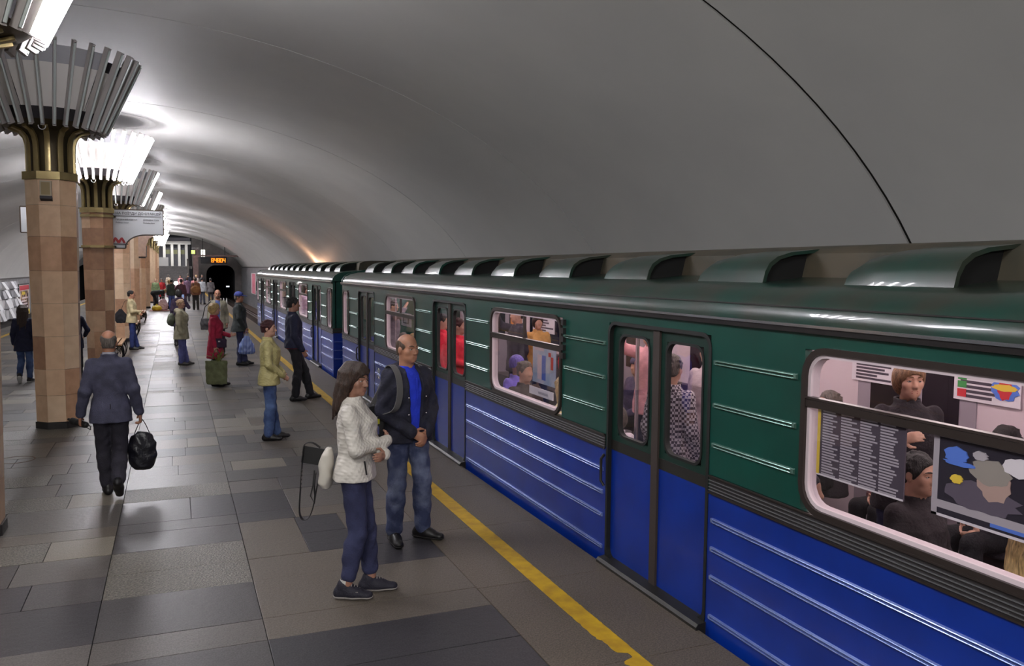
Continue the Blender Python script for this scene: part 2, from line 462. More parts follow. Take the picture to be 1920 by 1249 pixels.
obj('back_wall', MB().box((-5.4, 97.6, 2.48), (1.65, 98, 5.6)), mat('gallery_back', sc8(150, 150, 156), .6), gal, world=True)
for i, x in enumerate((-4.9, -3.9, -2.9, -1.9, -.95, -.2, .5, 1.2)):
    obj('gallery_column', MB().box((x-.13, 93.4, 2.48), (x+.13, 93.66, 4.9)), m_gal, gal, world=True, smooth=False)
obj('lintel', MB().box((-5.4, 93.3, 4.75), (1.65, 93.8, 5.1)), m_gal, gal, world=True)
for i, x in enumerate((-.62, .12, .82)):
    f = obj('booth_window', MB().box((x-.22, 94.2, 2.5), (x+.22, 94.5, 4.4)), mat('booth_dark', sc8(74, 74, 82), .4), gal, world=True, smooth=False)
    obj('booth_sign', MB().box((x-.2+.3, 94.15-90.2, 3.75), (x+.2+.3, 94.2-90.2, 4.2)), mat('booth_sign', sc8(150, 152, 110), .5), f)
obj('balustrade', MB().box((-5.4, 89.9, 2.48), (-.55, 90.0, 3.35)), m_gal, gal, world=True)
lamp_area('gallery_lamp', (-1, 92, 5.0), (0, 0, 0), 4, 1.2, 50, (1, .98, .95))
pil = thing('dark_pillar', 'tall red-brown stone pillar beside the far staircase', 'pillar', (1.95, 86.5, 0))
m_pil = mat('pillar_stone', sc8(92, 66, 60), .4, col2=sc8(70, 50, 46), nscale=4, pos=True)
obj('shaft', MB().box((1.68, 86.3, 0), (2.18, 86.8, 4.1)), m_pil, pil, world=True); obj('cap', MB().box((1.6, 86.2, 4.1), (2.26, 86.9, 4.3)), m_endwall, pil, world=True)
o = thing('exit_sign', 'small yellow-green lit pictogram sign high on the red-brown pillar', 'sign', (1.72, 86.1, 3.85))
obj('sign_case', MB().box((-.2, 0, -.2), (.2, .08, .2)), m_black, o); obj('sign_face', MB().box((-.18, -.012, -.18), (.18, 0, .18)), mat('exit_green', sc8(160, 170, 90), .5, emit=sc8(190, 200, 110), estr=.5), o)
b = MB().sphere((0, 0, .11), .035, 8, 6).bar((0, 0, .08), (.0, 0, -.03), .05, .03).bar((0, 0, -.03), (-.06, 0, -.13), .03, .03).bar((0, 0, -.03), (.07, 0, -.12), .03, .03).bar((0, 0, .05), (.08, 0, .0), .025, .025)
obj('walking_figure', b, m_gal, o, (0, -.016, 0))
o = thing('lit_sign_board', 'bright white lit sign board right of the red-brown pillar', 'sign', (2.62, 86.4, 3.75))
obj('sign_case', MB().box((-.2, 0, -.36), (.2, .12, .36)), m_black, o); obj('sign_face', MB().box((-.18, -.015, -.34), (.18, 0, .34)), mat('sign_glow', sc8(240, 240, 230), .5, emit=sc8(255, 250, 235), estr=1.3), o)
b = MB()
for q in range(5): b.box((-.14, -.02, -.26+q*.12), (.1-.04*(q % 3), -.015, -.22+q*.12))
obj('sign_lines', b, m_marbleg, o)
o = thing('added_wall_lamp', 'added warm lamp on the right wall, unseen behind the second car', 'lamp', (6.5, 41.2, 2.1))
obj('bracket', MB().box((.0, -.03, -.05), (.12, .03, .05)), m_black, o); obj('bulb', MB().sphere((-.06, 0, 0), .06, 10, 8), mat('bulb_warm', sc8(255, 180, 120), .5, emit=sc8(255, 170, 110), estr=20), o)
lamp_point('added_wall_glow', (6.3, 41.2, 2.25), .12, 70, (1, .55, .32))  # made-up lamp, unseen, added for the orange glow on the vault
# LED clock on a beam over the right tunnel mouth
clk = thing('led_clock', 'black hanging clock panel with orange LED digits over the tunnel mouth', 'clock', (3.75, 84.5, 3.06))
obj('case', MB().box((-1.4, 0, -.33), (1.0, .25, .33)), m_black, clk)
for x in (-1.2, .8): obj('hanger', MB().box((x-.03, .1, .33), (x+.03, .16, 2.05)), m_black, clk)
m_led = mat('led_orange', sc8(255, 150, 30), .5, emit=sc8(255, 140, 20), estr=.75)
SEG = {'8': 'abcdefg', '4': 'fgbc', '0': 'abcdef'}
def digit(ch, x, hh, wd):
    b = MB(); t = .06
    S = {'a': ((x, hh), (x+wd, hh)), 'g': ((x, 0), (x+wd, 0)), 'd': ((x, -hh), (x+wd, -hh)), 'f': ((x, 0), (x, hh)), 'b': ((x+wd, 0), (x+wd, hh)), 'e': ((x, -hh), (x, 0)), 'c': ((x+wd, -hh), (x+wd, 0))}
    for s_ in SEG[ch]:
        (xa, za), (xb, zb) = S[s_]; b.box((min(xa, xb)-t/2, -.02, min(za, zb)-t/2), (max(xa, xb)+t/2, 0, max(za, zb)+t/2))
    return b
for i, (ch, x) in enumerate((('8', -.42), ('4', -.14), ('8', .12), ('0', .38), ('4', .64))): obj('digit', digit(ch, x, .17, .17), m_led, clk)
obj('beam', MB().box((-1.9, .02, .36), (2.7, .3, .5)), m_pil, clk)
o = thing('tunnel_signal_lamp', 'small white signal lamp inside the dark tunnel mouth', 'lamp', (5.35, YEND+3, .3))
obj('lamp_case', MB().box((-.2, 0, -.15), (.2, .2, .15)), m_black, o); obj('lamp_lens', MB().box((-.16, -.02, -.06), (.16, 0, .06)), mat('signal_white', sc8(230, 235, 240), .5, emit=sc8(230, 240, 255), estr=1.2), o)
o = thing('track_end_marker', 'row of three short white marker posts beside the far track', 'marker', (3.4, 70, -1.25))
for i in range(3): obj('post', MB().lathe([(.05, 0), (.05, 1.12), (.03, 1.16)], 10, .22*i, 0), m_gal, o)
# ------------------------------------------------------------------ posters on the side walls
m_pinkposter = mat('poster_pink', sc8(206, 92, 118), .5, col2=sc8(224, 150, 160), nscale=3)
ps = thing('wall_poster', 'tall pink advertising poster on the right wall beyond the train', 'poster', (XR-.03, 77.4, .95))
obj('poster_frame', MB().box((-.05, -2.2, -.95), (0, 2.2, .95)), m_white, ps); obj('poster_print', MB().box((-.065, -2.1, -.88), (-.05, 1.0, .88)), m_pinkposter, ps)
obj('poster_strip', MB().box((-.065, 1.0, -.88), (-.05, 2.1, .88)), mat('poster_white', sc8(222, 205, 208), .5), ps)
ps = thing('fire_box', 'small dark green wall box on the right wall by the pink poster', 'box', (XR-.05, 73.2, .8))
obj('box_body', MB().box((-.12, -.5, -.4), (0, .5, .4)), mat('green_box', sc8(52, 66, 52), .6), ps); obj('box_door', MB().box((-.14, -.42, -.32), (-.12, .42, .32)), mat('green_box', sc8(52, 66, 52)), ps)
ps = thing('metro_poster', 'framed advertising poster with red top and yellow foot on the left wall', 'poster', (XL+.05, 62.7, .12))
obj('poster_frame', MB().box((0, -2.0, -1.08), (.05, 2.0, 1.08)), m_marbled, ps)
obj('poster_print', MB().box((.05, -1.85, -1.0), (.065, 1.85, 1.0)), mat('poster_cream', sc8(206, 196, 190), .5), ps)
obj('poster_head', MB().box((.065, -1.8, .66), (.075, 1.8, .97)), mat('poster_red', sc8(182, 34, 52), .5), ps)
obj('poster_picture', MB().box((.065, -1.5, -.66), (.075, 1.5, .62)), mat('poster_dark', sc8(60, 30, 34), .5, col2=sc8(196, 160, 120), nscale=2.4, ramp=(.52, .6)), ps)
obj('poster_foot', MB().box((.065, -1.8, -.97), (.075, 1.8, -.68)), mat('poster_yellow', sc8(224, 196, 60), .5), ps)
obj('poster_badge', MB().box((.075, -1.1, .36), (.082, .2, .56)), mat('poster_yellow', sc8(224, 196, 60)), ps)
b = MB()
for q in range(4): b.box((.075, -1.3+.2*(q % 2), -.5+q*.2), (.082, 1.2-.3*(q % 3), -.4+q*.2))
obj('poster_lines', b, mat('poster_white', sc8(222, 205, 208)), ps)
# ------------------------------------------------------------------ columns and their lamp crowns
CX = -1.62
m_st = [mat('marble_pink_a', sc8(230, 194, 158), .32, col2=sc8(218, 180, 144), nscale=7, pos=True, detail=6),
        mat('marble_pink_b', sc8(238, 208, 174), .32, col2=sc8(228, 196, 160), nscale=7, pos=True, detail=6),
        mat('marble_pink_c', sc8(216, 172, 136), .32, col2=sc8(200, 156, 122), nscale=7, pos=True, detail=6),
        mat('marble_pink_d', sc8(172, 130, 102), .32, col2=sc8(186, 144, 112), nscale=9, pos=True, detail=6)]
m_brass = mat('brass', sc8(190, 172, 122), .30, metal=.7, col2=sc8(158, 140, 96), nscale=3)
m_brassd = mat('brass_dark', sc8(84, 74, 56), .5, metal=.7)
m_alu = mat('aluminium', sc8(186, 186, 190), .32, metal=.9)
m_finp = mat('fin_enamel', sc8(190, 184, 180), .4)
m_refl = mat('reflector_white', sc8(234, 230, 224), .5)
m_reflg = mat('reflector_grey', sc8(178, 178, 182), .4)
m_tubeoff = mat('tube_off', sc8(206, 214, 210), .25)
m_tubeon = mat('tube_on', sc8(255, 255, 255), .5, emit=sc8(250, 248, 255), estr=TUBE_POWER)
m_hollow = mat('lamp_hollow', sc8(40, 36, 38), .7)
courses = [.10, .49, .87, 1.35, 1.83, 2.30, 2.79, 3.24, 3.60]
def half(z): return .283+(.325-.283)*z/3.6
def oct_pts(h):
    r = h/math.cos(PI/8); return [(r*math.cos(PI/8+k*PI/4), r*math.sin(PI/8+k*PI/4)) for k in range(8)]
FACE = {}
def face_tile(i):
    if i not in FACE:
        z0, z1 = courses[i]+.002, courses[i+1]-.002; h0, h1 = half(z0), half(z1); t = math.tan(PI/8)
        vs = []
        for (z, h) in ((z0, h0), (z1, h1)):
            wd = h*t-.0012
            vs += [(-wd, -h, z), (wd, -h, z), (wd*.9, -h+.03, z), (-wd*.9, -h+.03, z)]
        FACE[i] = MB().add(vs, [(0,1,5,4),(1,2,6,5),(2,3,7,6),(3,0,4,7),(4,5,6,7),(3,2,1,0)]).mesh('marble_tile', smooth=False)
    return FACE[i]
TILE = {}
def tile_with(i, q):
    if (i, q) not in TILE:
        me = face_tile(i).copy(); me.materials.append(m_st[q]); TILE[(i, q)] = me
    return TILE[(i, q)]
NF = 32
RB, ZB, RT, ZT = .74, 4.31, 1.23, 5.36
def fin_mb(a=0., b=None):
    b = b or MB(); c, s = math.cos(a), math.sin(a)
    d = Vector((RT-RB, 0, ZT-ZB)).normalized(); n = Vector((d.z, 0, -d.x))
    def P(t, off, tw):
        v = Vector((RB, 0, ZB))+d*t+n*off; return (v.x*c-tw*s, v.x*s+tw*c, v.z)
    Lf = math.hypot(RT-RB, ZT-ZB)
    def plate(o0, o1, w0, w1, t0=0, t1=Lf):
        vs = [P(t, o, w_) for t in (t0, t1) for o, w_ in ((o0, w0), (o1, w0), (o1, w1), (o0, w1))]
        b.add(vs, [(0,1,2,3),(7,6,5,4),(0,4,5,1),(1,5,6,2),(2,6,7,3),(3,7,4,0)])
    plate(-.085, -.079, -.022, .022); plate(-.085, -.004, -.022, -.018); plate(-.085, -.004, .018, .022); plate(-.085, .008, -.022, .022, -.012, 0); plate(-.085, .008, -.022, .022, Lf, Lf+.012)
    return b
def tube_mb(a=0., b=None, r=.017, n=8):
    b = b or MB(); c, s = math.cos(a), math.sin(a)
    d = Vector((RT-RB, 0, ZT-ZB)).normalized(); nn = Vector((d.z, 0, -d.x)); Lf = math.hypot(RT-RB, ZT-ZB)
    pts = []
    for t in (.015, Lf-.015):
        v = Vector((RB, 0, ZB))+d*t+nn*.004; pts.append((v.x*c, v.x*s, v.z))
    return b.tube(pts, r, n)
def rib_path(): return [(.30, 3.72), (.30, 4.02), (.305, 4.12), (.33, 4.21), (.40, 4.29), (.52, 4.33)]
def rib_mb(a=0., b=None):
    b = b or MB(); c, s = math.cos(a), math.sin(a); path = rib_path(); vs = []
    for i, (r, z) in enumerate(path):
        p0, p1 = path[max(i-1, 0)], path[min(i+1, len(path)-1)]; d = Vector((p1[0]-p0[0], p1[1]-p0[1])).normalized(); n = Vector((d.y, -d.x))
        for (off, tw) in ((-.012, -.036), (.018, -.036), (.026, 0), (.018, .036), (-.012, .036)):
            rr, zz = r+n.x*off, z+n.y*off; vs.append((rr*c-tw*s, rr*s+tw*c, zz))
    fs = [(0,1,2,3,4), tuple(5*(len(path)-1)+q for q in (4,3,2,1,0))]
    for i in range(len(path)-1):
        for q in range(5): fs.append((i*5+q, i*5+(q+1) % 5, i*5+5+(q+1) % 5, i*5+5+q))
    return b.add(vs, fs)
def facet_ring(r0, z0, r1, z1, n=16, k=None, gap=.004, th=.006):
    out = []
    for q in range(n):
        if k is not None and q not in k: continue
        a0, a1 = 2*PI*(q+.02)/n, 2*PI*(q+.98)/n; b = MB()
        vs = [(r*math.cos(a), r*math.sin(a), z) for r, z in ((r0, z0), (r1, z1)) for a in (a0, a1)]+[((r-th)*math.cos(a), (r-th)*math.sin(a), z) for r, z in ((r0, z0), (r1, z1)) for a in (a0, a1)]
        b.add(vs, [(0,1,3,2),(4,6,7,5),(0,4,5,1),(2,3,7,6),(0,2,6,4),(1,5,7,3)]); out.append(b)
    return out
ME_FIN = fin_mb().mesh('lamp_fin', smooth=False); ME_FIN.materials.append(m_finp)
ME_TON = tube_mb().mesh('lamp_tube'); ME_TON.materials.append(m_tubeon)
ME_TOFF = tube_mb(r=.016).mesh('lamp_tube'); ME_TOFF.materials.append(m_tubeoff)
ME_RIB = rib_mb().mesh('brass_rib', ang=30); ME_RIB.materials.append(m_brass)
FAC = facet_ring(.70, 4.56, 1.00, 5.10); ME_FAC = FAC[0].mesh('reflector_panel', smooth=False); ME_FAC.materials.append(m_refl)
FAC2 = facet_ring(1.0, 5.10, 1.10, 5.32); ME_FAC2 = FAC2[0].mesh('upper_panel', smooth=False); ME_FAC2.materials.append(m_reflg)
def lathe_part(name, prof, m, parent, n=24, ang=40, phase=0.): return obj(name, MB().lathe(prof, n, phase=phase), m, parent, ang=ang)
def column(k, y, label, lit, full, x=CX):
    """lit(angle) says whether the tube at that angle burns"""
    c = thing('station_column', label, 'column', (x, y, 0), 0, 'columns along the middle of the platform')
    obj('plinth', MB().prism(oct_pts(.30), 'z', 0, .098), m_marbled, c, smooth=False)
    if full:
        obj('shaft_core', MB().add([(p*h, q*h, z) for z, h in ((.09, half(.1)-.012), (3.62, half(3.6)-.012)) for p, q in oct_pts(1.)], [(i, (i+1) % 8, 8+(i+1) % 8, 8+i) for i in range(8)]), mat('stone_joint', sc8(120, 94, 74), .8), c, smooth=False)
        for i in range(8):
            for q in range(8):
                o = link('marble_tile', tile_with(i, rng.choices((0, 1, 2, 3), (4, 3, 3, 1) if k != 2 else (1, 0, 4, 5))[0]), None, c, rotz=q*PI/4)
    else:
        zs = [.1, 1.35, 2.3, 3.6]
        for z0, z1 in zip(zs[:-1], zs[1:]):
            obj('shaft_block', MB().add([(p*h, q*h, z) for z, h in ((z0, half(z0)), (z1, half(z1))) for p, q in oct_pts(1.)], [(i, (i+1) % 8, 8+(i+1) % 8, 8+i) for i in range(8)]+[tuple(range(7,-1,-1)), tuple(range(8,16))]), m_st[rng.randrange(3)], c, smooth=False)
    obj('brass_collar', MB().prism(oct_pts(.355), 'z', 3.60, 3.71), m_brass, c, smooth=False)
    lathe_part('brass_core', [(.262, 3.71), (.262, 4.1), (.30, 4.22), (.42, 4.32), (.60, 4.36), (.66, 4.40)], m_brassd, c, 32)
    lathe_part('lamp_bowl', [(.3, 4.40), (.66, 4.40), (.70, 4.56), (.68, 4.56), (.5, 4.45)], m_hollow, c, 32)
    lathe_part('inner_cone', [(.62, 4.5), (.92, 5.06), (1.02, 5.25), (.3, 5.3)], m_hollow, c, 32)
    for q in range(12):
        if full: link('brass_rib', ME_RIB, None, c, rotz=q*PI/6)
    if full:
        for q in range(16):
            link('reflector_panel', ME_FAC, None, c, rotz=q*PI/8)
            if (q*7+k) % 9: link('upper_panel', ME_FAC2, None, c, rotz=q*PI/8)
        for q in range(NF):
            a = 2*PI*q/NF; f = link('lamp_fin', ME_FIN, None, c, rotz=a)
            link('lamp_tube', ME_TON if lit(a) else ME_TOFF, None, f)
        o = obj('cable_loop', MB().tube([(.045*math.cos(t), -.78, 4.28+.05*math.sin(t)) for t in np.linspace(PI*.95, 2.05*PI, 12)], .006, 6), m_white, c)
    else:
        ribs = MB(); [rib_mb(q*PI/6, ribs) for q in range(12)]; stuff(obj('brass_ribs', ribs, m_brass, c))
        pan = MB(); [pan.add(f.v, f.f) for f in FAC]; stuff(obj('reflector_panels', pan, m_refl, c, smooth=False))
        fins, on, off = MB(), MB(), MB()
        for q in range(NF):
            a = 2*PI*q/NF; fin_mb(a, fins)
            if lit(a): tube_mb(a, on, n=6)
            else: tube_mb(a, off, r=.016, n=6)
        stuff(obj('lamp_fins', fins, m_finp, c, smooth=False))
        if on.v: stuff(obj('lit_tubes', on, m_tubeon, c))
        if off.v: stuff(obj('dark_tubes', off, m_tubeoff, c))
    return c
def deg(a): return math.degrees(a) % 360
CY = [13.75+7.6*k for k in range(10)]
column(1, CY[0], 'nearest whole column of pink marble tiles with an unlit lamp crown', lambda a: False, True, x=-1.63)
COL2 = column(2, CY[1], 'second column with brown marble, two brass bands and a fully lit lamp crown', lambda a: True, True)
column(3, CY[2], 'third pink marble column, the wooden bench before it, behind the station sign', lambda a: deg(a) < 15 or deg(a) > 340 or 230 < deg(a) < 262 or 60 < deg(a) < 200, True)
column(4, CY[3], 'fourth pink marble column, first past the man in the beige jacket', lambda a: deg(a) < 12 or deg(a) > 335 or 60 < deg(a) < 150, False)
far_names = ['fifth pink marble column, its crown of lamps dark', 'sixth pink marble column, near the person bending over bags', 'seventh pink marble column in the row', 'eighth pink marble column in the row', 'ninth pink marble column, close to the far stairs', 'last pink marble column before the far stairs']
for k in range(4, 10):
    column(k+1, CY[k], far_names[k-4], (lambda a: False) if k == 4 else (lambda a, k=k: True if k != 8 else deg(a) > 300 or deg(a) < 200), False)
# crown of the column left of the picture: only its rim shows
column(0, 8.35, 'lamp crown at the top left corner, right of its unseen shaft, tubes lit', lambda a: deg(a) > 330 or deg(a) < 40 or 180 < deg(a) < 290, True, x=-1.75)
# plaster rosettes on the vault over the crowns
def vault_z(x): return VZ+VB*math.sqrt(1-((x-VX)/VA)**2)
for y in CY[1:]:
    b = MB(); R_ = [(1.02, .004), (1.06, .016), (1.12, .016), (1.15, .006), (1.22, .006), (1.25, .016), (1.29, .016), (1.32, .004)]; n = 48
    vs = [(CX+r*math.cos(2*PI*j/n), y+r*math.sin(2*PI*j/n), vault_z(CX+r*math.cos(2*PI*j/n))-dz) for r, dz in R_ for j in range(n)]
    b.add(vs, [(i*n+j, i*n+(j+1) % n, (i+1)*n+(j+1) % n, (i+1)*n+j) for i in range(len(R_)-1) for j in range(n)]); obj('ceiling_rosette', b, m_vault, ceiling)
# brass bands and sign boards on the second column
c2 = CY[1]
for z in (2.80, 3.50):
    o = obj('brass_band', MB().prism(oct_pts(.345), 'z', z, z+.055), m_brass, COL2, smooth=False); obj('band_clasp', MB().box((.33, -.04, z), (.38, .04, z+.055)), m_brass, o)
m_signw = mat('sign_white', sc8(198, 200, 202), .6); m_frame = mat('sign_frame', sc8(70, 58, 48), .5); m_ink = mat('sign_ink', sc8(58, 54, 56), .6)
def sign_poly(s):
    P = [(.26, 3.70), (1.40, 3.70), (1.40, 3.12), (1.02, 3.12)]
    for i in range(1, 7):
        a = PI/2*i/7; P.append((1.02-.45*math.sin(a), 3.12-.30*(1-math.cos(a))-.0))
    P += [(.57, 2.80), (.26, 2.80)]
    return [(CX+s*p, q) for p, q in P]
for s, lab in ((1, 'white hanging station sign in Cyrillic on the right of the second column'), (-1, 'white hanging sign board on the left of the second column, mostly hidden')):
    t = thing('station_sign', lab, 'sign', (CX+s*.8, c2-.02, 2.8), 0, None)
    P = sign_poly(s)
    if s < 0: P = [(CX-p, q) for p, q in ((.26, 3.70), (1.55, 3.70), (1.55, 3.12), (1.0, 3.12), (.9, 2.9), (.7, 2.8), (.26, 2.8))]
    cx, cz = sum(p for p, q in P)/len(P), sum(q for p, q in P)/len(P)
    o = filled('sign_board', [(p-t.location.x, q-2.8) for p, q in P], -.02, .06, m_signw, t)
    n = len(P); fr = MB()
    for i in range(n):
        (xa, za), (xb, zb) = P[i], P[(i+1) % n]; fr.bar((xa, c2, za), (xb, c2, zb), .026, .09, (0, 1, 0))
    obj('sign_rim', fr, m_frame, t, world=True, smooth=False)
    for z in (2.83, 3.5): obj('bracket', MB().box((CX+min(s*.27, s*.36), c2-.03, z-.03), (CX+max(s*.27, s*.36), c2+.03, z+.03)), m_brass, t, world=True)
    if s > 0:
        yy = c2-.045
        R = (PI/2, 0, 0); L = t.location
        def wr(name, body, size, x, z, m=m_ink, bold=0.): text_mesh(name, body, size, m, t, (x-L.x, yy-L.y, z-L.z), R, .0012, bold=bold)
        wr('lettering', 'НА ПОЇЗДИ ДО СТАНЦІЙ', .0775, -1.24, 3.585, bold=.0012)
        wr('lettering', 'ПІВДЕННИЙ ВОКЗАЛ', .043, -1.24, 3.45, bold=.0006); wr('lettering', 'Pivdennyi Vokzal', .040, -1.24, 3.385, bold=.0003)
        wr('lettering', 'ХОЛОДНА ГОРА', .043, -.66, 3.45, bold=.0006); wr('lettering', 'Kholodna Hora', .040, -.66, 3.385, bold=.0003)
        obj('rule_line', MB().box((-1.26, yy-.004, 3.545), (-.27, yy, 3.556)), m_ink, t, world=True)
        # the red arched M over a thin band
        red = mat('logo_red', sc8(150, 44, 48), .5); b = MB()
        def strip(pts, w_): 
            for (xa, za), (xb, zb) in zip(pts[:-1], pts[1:]): b.bar((xa, yy, za), (xb, yy, zb), .01, w_, (0, 1, 0))
        mx, mz = -1.19, 2.90
        for sg in (-1, 1):
            b.prism([(mx+sg*x_, mz+z_) for x_, z_ in ((.0, .02), (.0, .085), (.05, .15), (.085, .15), (.125, .08), (.15, .02), (.095, .02), (.075, .07), (.06, .09), (.03, .02))][::sg], 'y', yy-.006, yy)
        obj('metro_logo', b, red, t, world=True, smooth=False); obj('logo_band', MB().box((mx-.15, yy-.004, mz-.015), (mx+.2, yy, mz+.005)), m_ink, t, world=True)
# a smaller sign bracket with curved foot on the fourth column
t = thing('bracket_sign', 'brown back of a smaller curved sign board on the fourth column', 'sign', (CX+.6, CY[3]-.3, 2.75))
o = filled('sign_board', [(-.3, 0), (-.3, 1.0), (.42, 1.0), (.42, .95), (.1, .75), (-.02, .45), (-.04, 0)], -.02, .04, m_st[3], t); obj('sign_rim', MB().bar((-.3, 0, 0), (-.04, 0, 0), .07, .04, (0, 1, 0)).bar((-.04, 0, 0), (-.02, 0, .45), .07, .03, (0, 1, 0)), m_frame, t)
# loudspeaker box on the nearest column
t = thing('speaker_box', 'small beige loudspeaker box high on the nearest marble column', 'speaker', (-1.66, CY[0]-.335, 3.30))
obj('case', MB().box((-.072, -.09, .06), (.072, .02, .27)), mat('speaker_beige', sc8(186, 172, 148), .5), t); obj('grille', MB().box((-.055, -.096, .075), (.055, -.09, .25)), mat('speaker_cloth', sc8(158, 140, 104), .8), t)
obj('bracket', MB().prism([(-.02, .06), (-.09, .06), (-.09, .02), (.02, -.01)], 'x', -.075, .075), mat('speaker_dark', sc8(58, 54, 60), .6), t)
# ------------------------------------------------------------------ benches of timber slats on curled iron legs
m_wood = mat('bench_wood', sc8(176, 132, 84), .5, col2=sc8(146, 104, 62), nscale=6, stretch=(8, 1, 8)); m_iron = mat('wrought_iron', sc8(26, 24, 24), .5, metal=.3)
def bench(label, x, y):
    t = thing('platform_bench', label, 'bench', (x, y, 0), 0, 'benches between the columns')
    for i in range(5): obj('slat', MB().box((-.30+i*.125, -1.1, .42), (-.30+i*.125+.095, 1.1, .455)), m_wood, t, smooth=False)
    for yy in (-1.05, -.75, -.45, .4, 1.0):
        l = obj('leg', MB().bar((-.3, yy, .41), (.3, yy, .41), .03, .02), m_iron, t)
        for s in (-1, 1):
            pts = [(s*(.28-.02*i*.0), yy, .41-.41*i/6) for i in range(7)]
            pts = [(s*(.26+.05*math.sin(PI*i/8)), yy, .41-.40*i/8) for i in range(9)]
            obj('leg_bar', MB().tube(pts, .013, 6), m_iron, l)
            obj('scroll', MB().tube([(s*(.16+(.10-.008*i)*math.cos(.55*i)), yy, .22+(.13-.009*i)*math.sin(.55*i)) for i in range(13)], .010, 6), m_iron, l)
    return t
bench('slatted wooden bench with black curled iron legs, behind the suited walker', -1.54, 23.4)
bench('slatted wooden bench with curled legs beyond the man in beige jacket', -1.5, 31.4)
bench('slatted wooden bench with curled legs, third one along the column row', -1.5, 39.0)
# ------------------------------------------------------------------ metro cars
XS, XF, XM = 3.208, 5.86, 4.53            # platform side, far side, middle
m_green = mat('car_green', sc8(7, 60, 51), .34, col2=sc8(9, 68, 58), nscale=3, pos=True, coat=.15)
m_blue = mat('car_blue', sc8(3, 39, 126), .34, col2=sc8(5, 46, 142), nscale=3, pos=True, coat=.15)
m_roof = mat('roof_paint', sc8(10, 56, 47), .30, col2=sc8(44, 50, 42), nscale=2.2, pos=True, bump=.05, bscale=9, coat=.4)
m_dirt = mat('roof_dirt', sc8(76, 68, 54), .75, col2=sc8(58, 56, 46), nscale=3, pos=True)
m_rubber = mat('door_rubber', sc8(52, 42, 38), .7)
m_band = mat('door_band', sc8(30, 28, 24), .5); m_gap = mat('door_gap', sc8(12, 14, 13), .6); m_doorg = mat('door_green', sc8(14, 46, 38), .4)
m_trim = mat('window_trim', sc8(58, 50, 47), .35, metal=.4)
m_bright = mat('bright_moulding', sc8(214, 218, 226), .22, metal=1.)
m_ribg = mat('rib_green', sc8(120, 158, 146), .25, metal=.7); m_ribb = mat('rib_blue', sc8(150, 170, 226), .22, metal=.7)
m_gut = mat('gutter_dark', sc8(26, 22, 22), .5)
m_glass = glass_mat('car_glass', (.97, .96, .97), .07)
m_int = mat('car_inside', sc8(206, 190, 196), .6); m_intfloor = mat('car_floor', sc8(90, 76, 70), .7)
m_lampin = mat('car_lamp', sc8(255, 250, 245), .5, emit=sc8(255, 238, 236), estr=CAR_LIGHT)
m_seat = mat('seat_brown', sc8(52, 38, 40), .6); m_steel = mat('handrail_steel', sc8(196, 190, 196), .25, metal=.9)
m_nightglass = mat('dark_window', sc8(30, 24, 32), .2)
DOORW = 1.35
def roof_section(drop=0., shrink=0.):
    half_ = [(XS-.012, 2.06), (XS-.015, 2.10), (XS+.0, 2.155), (XS+.05, 2.215), (XS+.13, 2.262), (XS+.26, 2.290), (XS+.42, 2.30), (XS+.62, 2.32), (XS+.78, 2.34), (XM, 2.36)]
    pts = half_+[(2*XM-x, z) for x, z in half_[-2::-1]]
    return [(XM+(x-XM)*(1-shrink), 2.06+(z-2.06)*(1-drop)) for x, z in pts]
